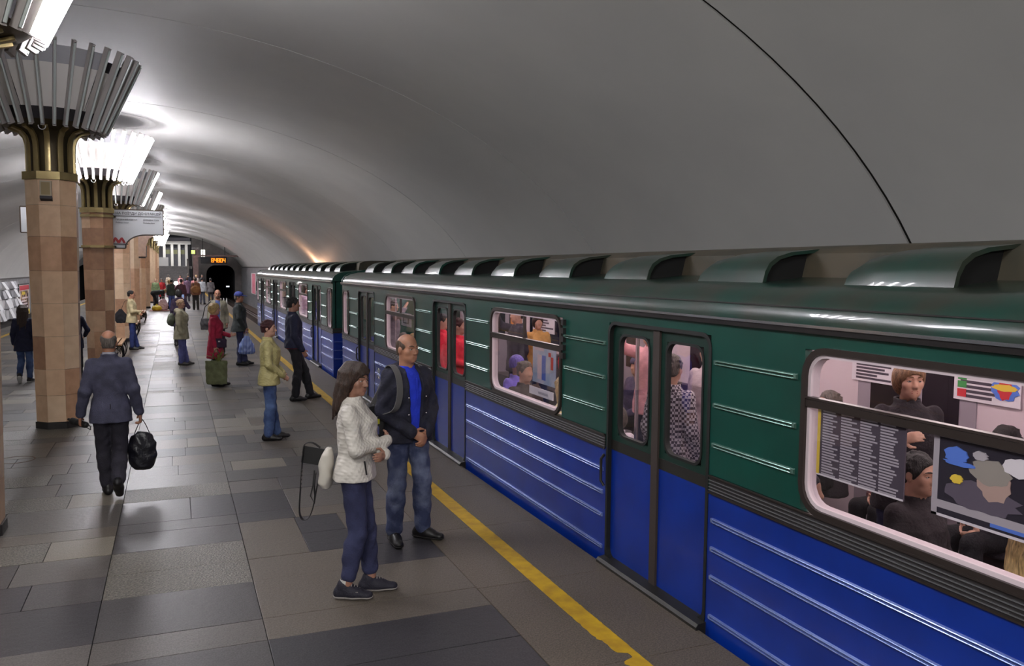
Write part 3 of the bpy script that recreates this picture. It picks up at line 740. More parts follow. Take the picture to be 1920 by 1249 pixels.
def metro_car(label, ya, yb, near_end):
    """a car body between ya (near end) and yb (far end)"""
    L = yb-ya; c = thing('metro_car', label, 'metro car', (XM, (ya+yb)/2, -1.2), 0, 'cars of the train at the platform')
    sp = (L-4.56)/3; doors = [ya+2.28+i*sp for i in range(4)]
    wins = [(a+b_)/2 for a, b_ in zip(doors[:-1], doors[1:])]
    ww = 1.8 if L > 18.5 else 1.7
    ends = [ya+.40, yb-.40]
    W = lambda name, mb, m, parent=c, **k: obj(name, mb, m, parent, world=(parent is c), **k)
    # holes along the side: (y0, y1, z0, z1)
    holes = [(d-DOORW/2, d+DOORW/2, .03, 1.955) for d in doors]+[(w_-ww/2, w_+ww/2, 1.045, 1.945) for w_ in wins]+[(e-.33, e+.33, 1.0, 1.93) for e in ends]
    def side(zlo, zhi, m, name, x0, x1):
        ys = sorted({ya, yb}|{v for h_ in holes for v in h_[:2]}); zs = sorted({zlo, zhi}|{v for h_ in holes for v in h_[2:] if zlo < v < zhi}); b = MB()
        for a, b_ in zip(ys[:-1], ys[1:]):
            for z0, z1 in zip(zs[:-1], zs[1:]):
                my, mz = (a+b_)/2, (z0+z1)/2
                if any(h_[0] < my < h_[1] and h_[2] < mz < h_[3] for h_ in holes): continue
                b.box((x0, a, z0), (x1, b_, z1))
        return W(name, b, m, smooth=False)
    side(.94, 2.08, m_green, 'side_panel', XS, XS+.05); side(-.55, .94, m_blue, 'side_panel', XS, XS+.05)
    side(1.0, 2.08, m_int, 'lining', XS+.05, XS+.07)
    # far side, floor, ceiling
    W('far_side', MB().box((XF-.05, ya, -.5), (XF, yb, 2.08)), m_green); 
    W('inner_wall', MB().box((XF-.09, ya+.05, .1), (XF-.05, yb-.05, 2.12)), m_int)
    W('car_deck', MB().box((XS+.05, ya+.05, .0), (XF-.05, yb-.05, .10)), m_intfloor); W('inner_ceiling', MB().box((XS+.05, ya+.05, 2.16), (XF-.05, yb-.05, 2.2)), m_int)
    W('underframe', MB().box((XS+.2, ya+.2, -.95), (XF-.2, yb-.2, -.5)), m_black)
    for s in (ya+3.2, yb-3.2):
        for q in (-1.05, 1.05):
            w_ = MB()
            for xx in (XM-.76, XM+.76): w_.tube([(xx-.05, s+q, -.68), (xx+.05, s+q, -.68)], .35, 20)
            W('wheelset', w_, m_gut)
    n = int(L/1.1)
    for i in range(n):
        yy = ya+.7+i*(L-1.4)/(n-1); W('ceiling_lamp', MB().box((XM-.55, yy-.32, 2.12), (XM-.43, yy+.32, 2.16)).box((XM+.43, yy-.32, 2.12), (XM+.55, yy+.32, 2.16)), m_lampin, smooth=False)
    # ends
    for e, s in ((ya, 1), (yb, -1)):
        y0, y1 = sorted((e, e+s*.05))
        W('end_panel', MB().box((XS+.05, y0, .94), (XF-.05, y1, 2.08)), m_green); W('end_panel', MB().box((XS+.05, y0, -.5), (XF-.05, y1, .94)), m_blue)
        sec = roof_section(.0, .0); W('end_cap', MB().prism([(p, q) for p, q in sec], 'y', y0, y1), m_green)
        y0, y1 = sorted((e-s*.02, e)); W('end_belt', MB().box((XS-.01, y0, .94), (XF, y1, .985)).box((XS-.01, y0, 1.0), (XF, y1, 1.05)), m_trim)
        for z in (.36, .55, .74): W('end_rib', MB().box((XS+.02, y0, z), (XS+.9, y1, z+.018)), m_ribb)
        y0, y1 = sorted((e, e-s*.42)); W('gangway', MB().box((XM-.45, y0, -.2), (XM+.45, y1, 1.9)), m_black)
    # roof
    ns = [0, .06, .18, .4, 1.0]; ys = [ya+v for v in ns]+[yb-v for v in ns[::-1]]; dr = [.28, .16, .06, .01, 0]+[0, .01, .06, .16, .28]; sh = [.02, .01, .004, 0, 0, 0, 0, .004, .01, .02]
    secs = [roof_section(d, h_) for d, h_ in zip(dr, sh)]; k = len(secs[0]); b = MB()
    vs = [(x, y_, z) for y_, S_ in zip(ys, secs) for x, z in S_]
    b.add(vs, [(i*k+j, i*k+j+1, (i+1)*k+j+1, (i+1)*k+j) for i in range(len(ys)-1) for j in range(k-1)])
    W('roof', b, m_roof, ang=50)
    W('roof_ridge', MB().prism([(XM-.60, 2.33), (XM-.56, 2.49), (XM-.48, 2.53), (XM-.3, 2.55), (XM+.3, 2.55), (XM+.48, 2.53), (XM+.56, 2.49), (XM+.60, 2.33)], 'y', ya+.75, yb-.75), m_dirt)
    W('gutter', MB().prism([(XS-.03, 2.035), (XS-.035, 2.075), (XS-.01, 2.08), (XS, 2.03)], 'y', ya, yb), m_gut); W('gutter_rail', MB().box((XS-.042, ya, 2.066), (XS-.03, yb, 2.082)), m_bright)
    W('roof_seam', MB().box((XS+.005, ya+.1, 2.168), (XS+.02, yb-.1, 2.176)), m_gut)
    # ventilator hoods with open mouths towards the near end
    yy = (ya+1.1) if not near_end else 2.93-1.43*3
    while yy < yb-1.2:
        prof = [(XS+.35, 2.285), (XS+.372, 2.37), (XS+.405, 2.425), (XS+.47, 2.468), (XS+.58, 2.498), (XS+.8, 2.52), (XM, 2.53)]
        hl = .72; b = MB(); np_ = len(prof)
        shr = [(yy, 1.0), (yy+hl*.7, .97), (yy+hl*.9, .86), (yy+hl, .62)]
        outer = [[(x, y_, 2.285+(z-2.285)*s_) for x, z in prof] for y_, s_ in shr]
        vs = [v for R in outer for v in R]; fs = [(i*np_+j, i*np_+j+1, (i+1)*np_+j+1, (i+1)*np_+j) for i in range(len(outer)-1) for j in range(np_-1)]
        # thickness at the mouth and the closed back
        inn = [(x+.022, y_, z-.02) for x, z in prof for y_ in (yy,)]; inn2 = [(x+.022, yy+hl*.8, z-.02) for x, z in prof]
        o0 = len(vs); vs += inn+inn2
        fs += [(j, o0+j, o0+j+1, j+1) for j in range(np_-1)]+[(o0+j, o0+np_+j, o0+np_+j+1, o0+j+1) for j in range(np_-1)]
        vs += [(XM, yy+hl, 2.2)]; fs += [tuple((len(outer)-1)*np_+j for j in range(np_))+(len(vs)-1,)]
        b.add(vs, fs); h_ = W('vent_hood', b, m_roof, ang=45)
        g = MB().prism([(x+.02, z-.02) for x, z in prof]+[(XM, 2.2)], 'y', yy+.05, yy+.07)  # shade inside the hood mouth, put in as a black sheet
        W('vent_shade', g, m_black, smooth=False)
        yy += 1.43 if near_end else 1.38
    # mouldings at the belt, ribs on the panels
    def spans(z0, z1):
        hs = sorted(h_ for h_ in holes if h_[2] < z1 and h_[3] > z0); out = []; y_ = ya+.02
        for h_ in hs:
            if h_[0]-.03 > y_: out.append((y_, h_[0]-.03))
            y_ = h_[1]+.03
        if yb-.02 > y_: out.append((y_, yb-.02))
        return out
    for s0, s1 in spans(.93, .99):
        b = MB(); 
        for z in (.946, .966, .988, 1.010): b.box((XS-.017, s0, z), (XS, s1, z+.0032))
        b2 = MB().box((XS-.008, s0, .93), (XS, s1, 1.045))
        W('belt', b2, m_gut, smooth=False); W('belt_ridges', b, m_alu, smooth=False)
        W('belt_bead', MB().box((XS-.02, s0, 1.035), (XS, s1, 1.045)).box((XS-.02, s0, .925), (XS, s1, .935)), m_trim, smooth=False)
    def ribs(zs, m, mg, name, inset):
        for z in zs:
            for s0, s1 in spans(z-.02, z+.02):
                if s1-s0 < .12: continue
                a, b_ = s0+inset, s1-inset
                b = MB(); zz = ((-.014, -.004), (.004, .014)) if mg else ((-.014, .014),)
                for q0, q1 in ((-.016, -.003), (.003, .016)):
                    b.prism([(XS-.0, z+q0), (XS-.016, z+q0+.003), (XS-.018, z+(q0+q1)/2), (XS-.016, z+q1-.003), (XS, z+q1)], 'y', a, b_)
                b.prism([(XS, z-.016), (XS-.016, z-.012), (XS-.016, z+.012), (XS, z+.016)], 'y', a-.02, a).prism([(XS, z-.016), (XS-.016, z-.012), (XS-.016, z+.012), (XS, z+.016)], 'y', b_, b_+.02)
                W(name, b, m, smooth=False)
    ribs((1.245, 1.506, 1.783), m_ribg, True, 'rib', .04); ribs((.105, .37, .56, .75), m_ribb, False, 'rib', .05)
    # windows
    def window(yc, hw, z0, z1, split):
        f = MB(); r = .13
        f.ring(rrect(yc-hw-.034, z0-.034, yc+hw+.034, z1+.034, r+.034), rrect(yc-hw, z0, yc+hw, z1, r), 'x', XS-.018, XS+.006)
        fr = W('window_frame', f, m_trim, ang=50)
        f = MB().ring(rrect(yc-hw-.01, z0-.01, yc+hw+.01, z1+.01, r+.01), rrect(yc-hw+.022, z0+.022, yc+hw-.022, z1-.022, r-.02), 'x', XS+.0, XS+.062); W('window_liner', f, m_int, ang=50)
        if split:
            zb_ = z0+(z1-z0)*.675
            W('window_bar', MB().box((XS-.014, yc-hw, zb_-.02), (XS+.03, yc+hw, zb_+.02)).box((XS-.02, yc-hw, zb_+.024), (XS+.02, yc+hw, zb_+.036)), m_trim, smooth=False)
            W('window_post', MB().box((XS, yc-.012, zb_), (XS+.03, yc+.012, z1)), m_trim, smooth=False) if yc > 4 else None
            W('pane', MB().box((XS+.012, yc-hw+.01, z0+.01), (XS+.016, yc+hw-.01, zb_)), m_glass, smooth=False)
            for s in (-1, 1): W('pane', MB().box((XS+.012, min(yc, yc+s*(hw-.01)), zb_), (XS+.016, max(yc, yc+s*(hw-.01)), z1-.01)), m_glass, smooth=False)
        else: W('pane', MB().box((XS+.012, yc-hw+.01, z0+.01), (XS+.016, yc+hw-.01, z1-.01)), m_glass, smooth=False)
    for w_ in wins: window(w_, ww/2-.03, 1.075, 1.93, True)
    for e in ends: window(e, .28, 1.04, 1.90, False)
    # doors: two leaves each, with a dark rubber meeting edge
    for d in doors:
        W('door_surround', MB().ring(rrect(d-DOORW/2-.012, -.02, d+DOORW/2+.012, 1.967, .10), rrect(d-DOORW/2+.016, .045, d+DOORW/2-.016, 1.94, .08), 'x', XS-.006, XS+.05), m_gap, ang=50)
        for s in (-1, 1):
            y0, y1 = sorted((d+s*.03, d+s*(DOORW/2+.01)))
            gy0, gy1 = y0+.115, y1-.10
            if s > 0: gy0, gy1 = y0+.085, y1-.13
            else: gy0, gy1 = y0+.13, y1-.085
            gz0, gz1 = 1.06, 1.865
            leaf = MB(); xa, xb = XS+.03, XS+.06
            leaf.box((xa, y0, 1.0), (xb, y1, gz0)).box((xa, y0, gz1), (xb, y1, 1.96)).box((xa, y0, gz0), (xb, gy0, gz1)).box((xa, gy1, gz0), (xb, y1, gz1))
            dl = W('door_leaf', leaf, m_doorg, smooth=False)
            W('door_band', MB().box((xa-.004, y0, .93), (xb, y1, 1.01)), m_band, smooth=False)
            W('door_foot', MB().box((xa, y0, .04), (xb, y1, .93)), m_blue, smooth=False)
            W('door_window_frame', MB().ring(rrect(gy0-.010, gz0-.010, gy1+.010, gz1+.010, .095), rrect(gy0+.008, gz0+.008, gy1-.008, gz1-.008, .085), 'x', xa-.006, xb+.004), m_gap, ang=50)
            W('pane', MB().box((xa+.01, gy0, gz0), (xa+.014, gy1, gz1)), m_glass, smooth=False)
        W('meeting_edge', MB().box((XS+.012, d-.042, .05), (XS+.06, d+.042, 1.95)), m_rubber, smooth=False)
        W('door_sill', MB().prism([(XS-.055, -.07), (XS-.075, -.06), (XS-.078, .02), (XS-.06, .04), (XS+.06, .055), (XS+.06, -.07)], 'y', d-DOORW/2-.02, d+DOORW/2+.02), m_band, smooth=False)
        W('grab_handle', MB().tube([(XS-.012, d+DOORW/2+.03, .62), (XS-.03, d+DOORW/2+.05, .66), (XS-.03, d+DOORW/2+.05, .84), (XS-.012, d+DOORW/2+.03, .88)], .012, 8), m_gut)
    return c, doors, wins
car1, D1, W1 = metro_car('green and blue metro car nearest the camera, its lit windows full of passengers', -2.06, 17.1, True)
car2, D2, W2 = metro_car('second green and blue metro car, coupled behind the nearest one', 18.2, 36.1, False)
# number plate, hinge block
M18 = text_mesh('car_number', '18', .26, m_bright, car1, (XS-.004-XM, 13.98-car1.location.y, .49+1.2), (PI/2, 0, -PI/2), .006, bold=.006)
M18.scale = (1, 1, 1)
b = MB()
for q in range(5): b.box((XS-.03, D1[1]*.0+W1[1]-.97, 1.58+q*.075), (XS, W1[1]-.925, 1.58+q*.075+.05))
obj('hinge_block', b, m_gut, car1, world=True, smooth=False)
# inside: seats, rails, windows and notices on the far wall (parts of the car)
def inside(c, doors, wins):
    W = lambda name, mb, m: obj(name, mb, m, c, world=True, smooth=False)
    for w_ in wins:
        W('dark_window', MB().box((XF-.10, w_-.82, 1.08), (XF-.09, w_+.82, 1.9)), m_nightglass)
        W('seat', MB().box((XF-.55, w_-1.4, .1), (XF-.1, w_+1.4, .52)).box((XF-.2, w_-1.4, .52), (XF-.1, w_+1.4, 1.0)), m_seat)
        W('seat', MB().box((XS+.07, w_-1.4, .1), (XS+.5, w_+1.4, .52)).box((XS+.07, w_-1.4, .52), (XS+.16, w_+1.4, .98)), m_seat)
        for x in (XM-.45, XM+.45): W('handrail', MB().tube([(x, w_-1.6, 1.86), (x, w_+1.6, 1.86)], .015, 8), m_steel)
    for d in doors:
        for s in (-1, 1): W('pole', MB().tube([(XS+.35, d+s*.82, .1), (XS+.35, d+s*.82, 2.15)], .017, 8), m_steel)
        W('far_door', MB().box((XF-.10, d-.6, .1), (XF-.088, d+.6, 1.95)), mat('far_door', sc8(150, 140, 150), .5)); W('far_door_glass', MB().box((XF-.105, d-.45, 1.05), (XF-.1, d-.1, 1.8)).box((XF-.105, d+.1, 1.05), (XF-.1, d+.45, 1.8)), m_nightglass)
inside(car1, D1, W1); inside(car2, D2, W2)
m_paper = mat('notice_paper', sc8(214, 208, 214), .6); m_adblue = mat('ad_blue', sc8(150, 186, 214), .5, col2=sc8(196, 214, 226), nscale=4); m_adink = mat('ad_ink', sc8(70, 62, 74), .6)
def notice(label, y, z, wd, hh, m, lines=0, x=None, ink=None, blocks=(), cols=1, discs=()):
    x = XF-.112 if x is None else x
    t = thing('notice', label, 'notice', (x, y, z)); r_ = random.Random(int(y*100)); H = .0015
    obj('sheet', MB().box((-.004, -wd/2, -hh/2), (.004, wd/2, hh/2)), m, t, smooth=False)
    if lines:
        b = MB()
        for c_ in range(cols):
            ya, yb = -wd*.45+wd*.9*c_/cols, -wd*.45+wd*.9*(c_+.94)/cols
            for i in range(lines):
                zz = hh/2-hh*(i+1)/(lines+1); b.box((-.006, yb-(yb-ya)*r_.uniform(.55, 1), zz-hh*.26/lines), (-.004, yb, zz+hh*.26/lines))
        obj('print_lines', b, ink or m_adink, t, smooth=False)
    for q, (y0, z0, y1, z1, mm) in enumerate(blocks): obj('print_block', MB().box((-.005-H*(q % 4+1)*.6, y0*wd, z0*hh), (-.0045, y1*wd, z1*hh)), mm, t, smooth=False)
    for q, (yc, zc, ry, rz, mm) in enumerate(discs):
        n = 20; P = [((yc+ry*math.cos(2*PI*k/n)*(1+.12*math.sin(3*k+q)))*wd, (zc+rz*math.sin(2*PI*k/n)*(1+.1*math.sin(2*k+q)))*hh) for k in range(n)]
        obj('print_shape', MB().prism(P, 'x', -.008-.0008*q, -.0045), mm, t, smooth=False)
    return t
m_red_ = mat('print_red', sc8(196, 52, 60), .5); m_or = mat('print_orange', sc8(226, 140, 50), .5); m_bl = mat('print_blue', sc8(84, 120, 206), .5); m_gr = mat('print_green', sc8(70, 150, 80), .5); m_dk = mat('print_dark', sc8(40, 36, 48), .5); m_yl = mat('print_yellow', sc8(220, 190, 70), .5)
m_ngrey = mat('notice_grey', sc8(168, 162, 168), .6); m_skinp = mat('print_skin', sc8(176, 150, 140), .6)
XG = XS+.026
notice('tall notice of close-set text lines stuck inside the nearest car window', 3.17, 1.45, .58, .37, mat('notice_dim', sc8(70, 62, 74), .6), 24, x=XG, ink=mat('print_grey', sc8(170, 164, 172), .6), cols=4, blocks=((-.5, -.5, .5, -.475, m_paper), (.465, -.48, .5, .5, m_yl)))
m_pgr = mat('print_sleeve', sc8(92, 84, 98), .6); m_ph = mat('print_hair', sc8(150, 144, 136), .6)
notice('dark framed advertisement right of the text notice in the nearest window', 2.47, 1.455, .5, .40, m_dk, 0, x=XG, blocks=((-.5, -.5, .5, -.47, m_paper), (-.5, -.40, .5, -.31, m_ngrey), (-.5, -.44, -.1, -.40, m_bl), (-.5, .42, .5, .5, m_ngrey), (.44, -.5, .5, .5, m_ngrey)),
    discs=((.0, -.16, .36, .16, m_pgr), (-.12, .03, .15, .20, m_skinp), (-.08, .14, .19, .14, m_ph), (-.34, .26, .15, .10, m_paper), (.26, .25, .12, .09, m_bl), (.22, .16, .16, .03, m_bl), (.02, .30, .07, .05, m_ngrey), (.24, -.02, .06, .05, m_yl)))
notice('white notice with a bright star and coloured blocks high in the nearest car', 4.4, 1.50, .56, .26, m_paper, 6, blocks=((.30, .12, .44, .34, m_gr), (.30, -.12, .44, .08, m_gr), (.30, -.40, .44, -.16, m_red_)), discs=((-.28, .0, .20, .34, m_bl), (-.28, .02, .10, .34, m_red_), (-.28, .04, .18, .1, m_yl), (.0, .36, .16, .08, m_bl)))
notice('small white notice pasted high on the far wall of the nearest car', 5.5, 1.48, .5, .18, m_paper, 5)
notice('pale blue advertisement with a red arch behind the seated grey-haired passenger', 10.05, 1.1, .75, .56, m_adblue, 0, x=4.6, blocks=((.1, -.4, .28, .2, m_paper), (-.08, -.4, .08, .2, m_bl), (-.4, -.1, -.3, .2, m_red_), (-.3, .2, -.2, .3, m_red_), (.0, .3, .4, .45, m_paper)))
notice('dark poster with orange print high in the second car window', 13.93, 1.47, .42, .34, m_dk, 0, blocks=((-.3, -.35, .3, .25, m_or), (-.3, .3, .3, .42, m_red_)))
notice('white notice with grey text high in the second car window', 12.6, 1.46, .88, .3, m_paper, 6)
notice('long white caption strip below the pale blue advertisement', 7.13, 1.19, .55, .075, m_paper, 0, x=XG, blocks=((-.3, -.2, .1, .1, m_ngrey),))
notice('round printed emblem on a grey sheet in the third window of the near car', 12.1, 1.6, .56, .2, m_ngrey, 0, x=XG, blocks=((-.3, -.3, .3, .3, m_dk), (-.18, -.2, .18, .2, m_ngrey)))
# ------------------------------------------------------------------ figures: one smooth body each, clothing as children
def nrm(v): v = np.asarray(v, float); return v/(np.linalg.norm(v)+1e-9)
class Vol:
    def __init__(s, lo, hi, h):
        s.h = h; s.lo = np.array(lo, float); n = np.ceil((np.array(hi)-s.lo)/h).astype(int)+1
        s.d = np.full(n, .1, np.float32); s.n = n
    def _win(s, lo, hi):
        a = np.clip(np.floor((np.array(lo)-s.lo)/s.h).astype(int), 0, s.n); b = np.clip(np.ceil((np.array(hi)-s.lo)/s.h).astype(int)+1, 0, s.n)
        if (b <= a).any(): return None, None
        sl = tuple(slice(p, q) for p, q in zip(a, b))
        ax = [(s.lo[i]+s.h*np.arange(a[i], b[i])).astype(np.float32) for i in range(3)]
        return sl, (ax[0][:, None, None], ax[1][None, :, None], ax[2][None, None, :])
    def _union(s, sl, d, k):
        o = s.d[sl]
        if k > 0:
            h = np.maximum(k-np.abs(o-d), 0)/k; s.d[sl] = np.minimum(o, d)-h*h*k*.25
        else: s.d[sl] = np.minimum(o, d)
    def _sub(s, sl, d, k):
        o = s.d[sl]; d = -d
        if k > 0:
            h = np.maximum(k-np.abs(o-d), 0)/k; s.d[sl] = np.maximum(o, d)+h*h*k*.25
        else: s.d[sl] = np.maximum(o, d)
    def cone(s, a, b, ra, rb, k=.02, n=None, sq=1., sub=False):
        a = np.array(a, float); b = np.array(b, float); m = max(ra, rb)+k+.03
        sl, P = s._win(np.minimum(a, b)-m, np.maximum(a, b)+m)
        if sl is None: return s
        ba = b-a; L2 = ba@ba+1e-9; p = [P[i]-np.float32(a[i]) for i in range(3)]
        t = np.clip((p[0]*ba[0]+p[1]*ba[1]+p[2]*ba[2])/L2, 0, 1)
        q = [p[i]-t*np.float32(ba[i]) for i in range(3)]
        if n is not None:
            n = nrm(n); dn = q[0]*n[0]+q[1]*n[1]+q[2]*n[2]; f = 1/sq-1
            q = [q[i]+dn*np.float32(n[i]*f) for i in range(3)]
        d = np.sqrt(q[0]**2+q[1]**2+q[2]**2)-(ra+(rb-ra)*t)
        (s._sub if sub else s._union)(sl, d.astype(np.float32), k); return s
    def ell(s, c, r, k=.02, R=None, sub=False):
        c = np.array(c, float); r = np.array(r, float); m = r.max()+k+.03
        sl, P = s._win(c-m, c+m)
        if sl is None: return s
        p = [P[i]-np.float32(c[i]) for i in range(3)]
        if R is not None: p = [p[0]*R[0][i]+p[1]*R[1][i]+p[2]*R[2][i] for i in range(3)]
        k0 = np.sqrt((p[0]/r[0])**2+(p[1]/r[1])**2+(p[2]/r[2])**2); k1 = np.sqrt((p[0]/r[0]**2)**2+(p[1]/r[1]**2)**2+(p[2]/r[2]**2)**2)+1e-6
        d = k0*(k0-1)/k1
        (s._sub if sub else s._union)(sl, d.astype(np.float32), k); return s
    def loft(s, prof, k=.02, sub=False):
        """prof rows: z, half width, half depth, centre y, centre x"""
        pr = np.array([tuple(r)+(0,)*(5-len(r)) for r in prof], float); pr = pr[np.argsort(pr[:, 0])]
        z0, z1 = pr[0, 0], pr[-1, 0]; mx = max(pr[:, 1].max(), pr[:, 2].max())+.1
        sl, P = s._win((pr[:, 4].min()-mx, pr[:, 3].min()-mx, z0-.06), (pr[:, 4].max()+mx, pr[:, 3].max()+mx, z1+.06))
        if sl is None: return s
        z = P[2].ravel(); I = lambda j: np.interp(z, pr[:, 0], pr[:, j])[None, None, :].astype(np.float32)
        a, b, cy, cx = I(1), I(2), I(3), I(4)
        x = np.abs((P[0]-cx)/a); y = np.abs((P[1]-cy)/b)
        rr = (x**2.4+y**2.4)**(1/2.4)
        d = (rr-1)*np.minimum(a, b)
        dz = np.maximum(P[2]-z1, z0-P[2]); d = np.maximum(d, dz)
        (s._sub if sub else s._union)(sl, d.astype(np.float32), k); return s
    def box(s, lo, hi, k=.01, sub=True):
        m = .05; sl, P = s._win(np.array(lo)-m, np.array(hi)+m)
        if sl is None: return s
        d = np.maximum.reduce([np.maximum(lo[i]-P[i], P[i]-hi[i])+0*(P[0]+P[1]+P[2]) for i in range(3)])
        (s._sub if sub else s._union)(sl, d.astype(np.float32), k); return s
    def above(s, z):  # keep what is above z
        ax = (s.lo[2]+s.h*np.arange(s.n[2])).astype(np.float32)[None, None, :]; s.d = np.maximum(s.d, z-ax); return s
    def below(s, z):
        ax = (s.lo[2]+s.h*np.arange(s.n[2])).astype(np.float32)[None, None, :]; s.d = np.maximum(s.d, ax-z); return s
    def mesh(s, name, scale=1., fold=0., seed=0, adapt=0.):
        d = s.d.copy(); d[0] = d[-1] = .1; d[:, 0] = d[:, -1] = .1; d[:, :, 0] = d[:, :, -1] = .1
        g = vdb.FloatGrid(background=.1); g.copyFromArray(np.clip(d, -.1, .1)/s.h)
        v, q = g.convertToQuads(isovalue=0.)
        if len(v) == 0: v = np.zeros((4, 3)); q = np.array([[0, 1, 2, 3]])
        v = v.astype(float)*s.h+s.lo
        p = v[q]; nf = np.cross(p[:, 2]-p[:, 0], p[:, 3]-p[:, 1])
        if (nf*p.mean(1)).sum()-(nf*v.mean(0)).sum() < 0: q = q[:, ::-1]; nf = -nf
        if fold:
            n = np.zeros_like(v)
            for c in range(4): np.add.at(n, q[:, c], nf)
            n /= np.linalg.norm(n, axis=1, keepdims=True)+1e-9
            x, y, z = v.T; ph = seed*1.7
            f = np.sin(z*46+3.2*np.sin(x*17+ph)+2.6*np.sin(y*19-ph))*.6+np.sin((x-y)*38+z*21+2*np.sin(z*13+ph))*.4
            v = v+n*(f*fold)[:, None]
        v = v*scale
        me = bpy.data.meshes.new(name)
        me.vertices.add(len(v)); me.vertices.foreach_set('co', v.astype(np.float32).ravel())
        me.loops.add(q.size); me.loops.foreach_set('vertex_index', np.ascontiguousarray(q).astype(np.int32).ravel())
        me.polygons.add(len(q)); me.polygons.foreach_set('loop_start', np.arange(0, q.size, 4, dtype=np.int32)); me.polygons.foreach_set('loop_total', np.full(len(q), 4, np.int32))
        me.update(calc_edges=True); me.validate(); me.shade_smooth()
        return me
def skin(name, c, c2=None): return mat('skin_'+name, sc8(*c), .5, col2=sc8(*(c2 or [int(x*.9) for x in c])), nscale=14)
def cloth(name, c, c2=None, rough=.85, bump=.35, bs=60, ns=10): return mat('cloth_'+name, sc8(*c), rough, col2=sc8(*(c2 or [min(255, int(x*1.18)+3) for x in c])), nscale=ns, bump=bump, bscale=bs)
def hairm(name, c): return mat('hair_'+name, sc8(*[int(x*.8) for x in c]), .5, col2=sc8(*[min(255, int(x*1.2)+3) for x in c]), nscale=30, bump=.6, bscale=70, stretch=(3, 3, .5))
SK = skin('fair', (196, 150, 128)); SKT = skin('tan', (176, 124, 98)); SKD = skin('shade', (160, 116, 96))
m_eye = mat('eye_white', sc8(206, 200, 196), .2); m_iris = mat('eye_iris', sc8(34, 26, 22), .15); m_lip = mat('lip', sc8(150, 82, 76), .5)
def rotm(yaw, pitch=0., roll=0.):
    cy, sy, cp, sp, cr, sr = math.cos(yaw), math.sin(yaw), math.cos(pitch), math.sin(pitch), math.cos(roll), math.sin(roll)
    return np.array([[cy, -sy, 0], [sy, cy, 0], [0, 0, 1]])@np.array([[1, 0, 0], [0, cp, -sp], [0, sp, cp]])@np.array([[cr, 0, sr], [0, 1, 0], [-sr, 0, cr]])
DEF = dict(neck=(0, -.01, 1.46), headp=(0, .0, 1.535), shR=(.158, -.01, 1.41), shL=(-.158, -.01, 1.41), elR=(.212, -.03, 1.12), elL=(-.212, -.03, 1.12),
           wrR=(.222, .06, .88), wrL=(-.222, .06, .88), hipR=(.085, 0, .93), hipL=(-.085, 0, .93), knR=(.095, .02, .50), knL=(-.095, .02, .50),
           anR=(.10, -.01, .085), anL=(-.10, -.01, .085), toeR=12, toeL=-12, handR=None, handL=None, curl=.5)
def hand(V, wr, d, n, thumb, curl, sc=1., k=.012):
    """palm, four unequal bent fingers and a thumb; d along the hand, n towards the palm side, thumb = lateral direction of the thumb"""
    wr = np.array(wr, float); d = nrm(d); n = nrm(np.array(n)-d*(np.array(n)@d)); s = nrm(np.array(thumb)-d*(np.array(thumb)@d)-n*(np.array(thumb)@n))
    V.cone(wr, wr+d*.03*sc, .026*sc, .028*sc, k, n, .75); V.cone(wr+d*.03*sc, wr+d*.085*sc, .034*sc, .039*sc, k, n, .42)
    for off, ln in ((.028, .066), (.0095, .075), (-.0095, .070), (-.027, .055)):
        p = wr+d*.088*sc+s*off*sc; a = curl*.5; q = p
        for seg, r0, r1 in ((.45, .0095, .009), (.32, .009, .0082), (.26, .0082, .0072)):
            dd = d*math.cos(a)+n*math.sin(a); q2 = q+dd*ln*seg*sc; V.cone(q, q2, r0*sc, r1*sc, .005); q = q2; a += curl*.9
    p = wr+d*.03*sc+s*.03*sc; q = p+nrm(d*.6+s*.7+n*.35)*.04*sc; V.cone(p, q, .013*sc, .0115*sc, .008)
    V.cone(q, q+nrm(d*.85+s*.15+n*.5)*.032*sc, .011*sc, .0085*sc, .004)
def build_head(V, J, Rh, hs, fem, fine):
    c0 = np.array(J['headp'], float); H = lambda x, y, z: c0+Rh@(np.array((x, y, z))*hs)
    e = lambda c, r, k=.02, sub=False: V.ell(H(*c), np.array(r)*hs, k, Rh, sub)
    e((0, -.004, .135), (.074, .095, .085)); e((0, .022, .08), (.063, .074, .092)); e((0, .044, .022), (.046 if fem else .052, .046, .036), .03)
    V.cone(H(0, .074, .0), H(0, .066, .01), .015*hs, .02*hs, .02)
    for s_ in (-1, 1):
        e((s_*.040, .060, .075), (.024, .024, .026), .02)
        if fine:
            e((s_*.031, .097, .102), (.017, .014, .011), .014, True)
            V.cone(H(s_*.012, .094, .122), H(s_*.048, .080, .120), .008*hs, .006*hs, .012)
        e((s_*.075, -.006, .090), (.009, .019, .029), .006)
    if fine:
        V.cone(H(0, .092, .105), H(0, .112, .066), .007*hs, .0125*hs, .012); 
        for s_ in (-1, 1): V.cone(H(s_*.011, .101, .062), H(s_*.012, .098, .064), .009*hs, .008*hs, .006)
        V.cone(H(-.02, .087, .036), H(.02, .087, .036), .0065*hs, .0065*hs, .007); V.cone(H(-.018, .085, .026), H(.018, .085, .026), .0075*hs, .0075*hs, .006)
        V.cone(H(-.026, .085, .031), H(.026, .085, .031), .0025*hs, .0025*hs, .003, sub=True)
    else: V.cone(H(0, .09, .10), H(0, .108, .066), .010*hs, .015*hs, .015)
    nr = .048 if fem else .058
    V.cone(np.array(J['neck'])+(0, 0, -.04), H(0, -.012, .05), nr*1.12, nr, .03)
    return H
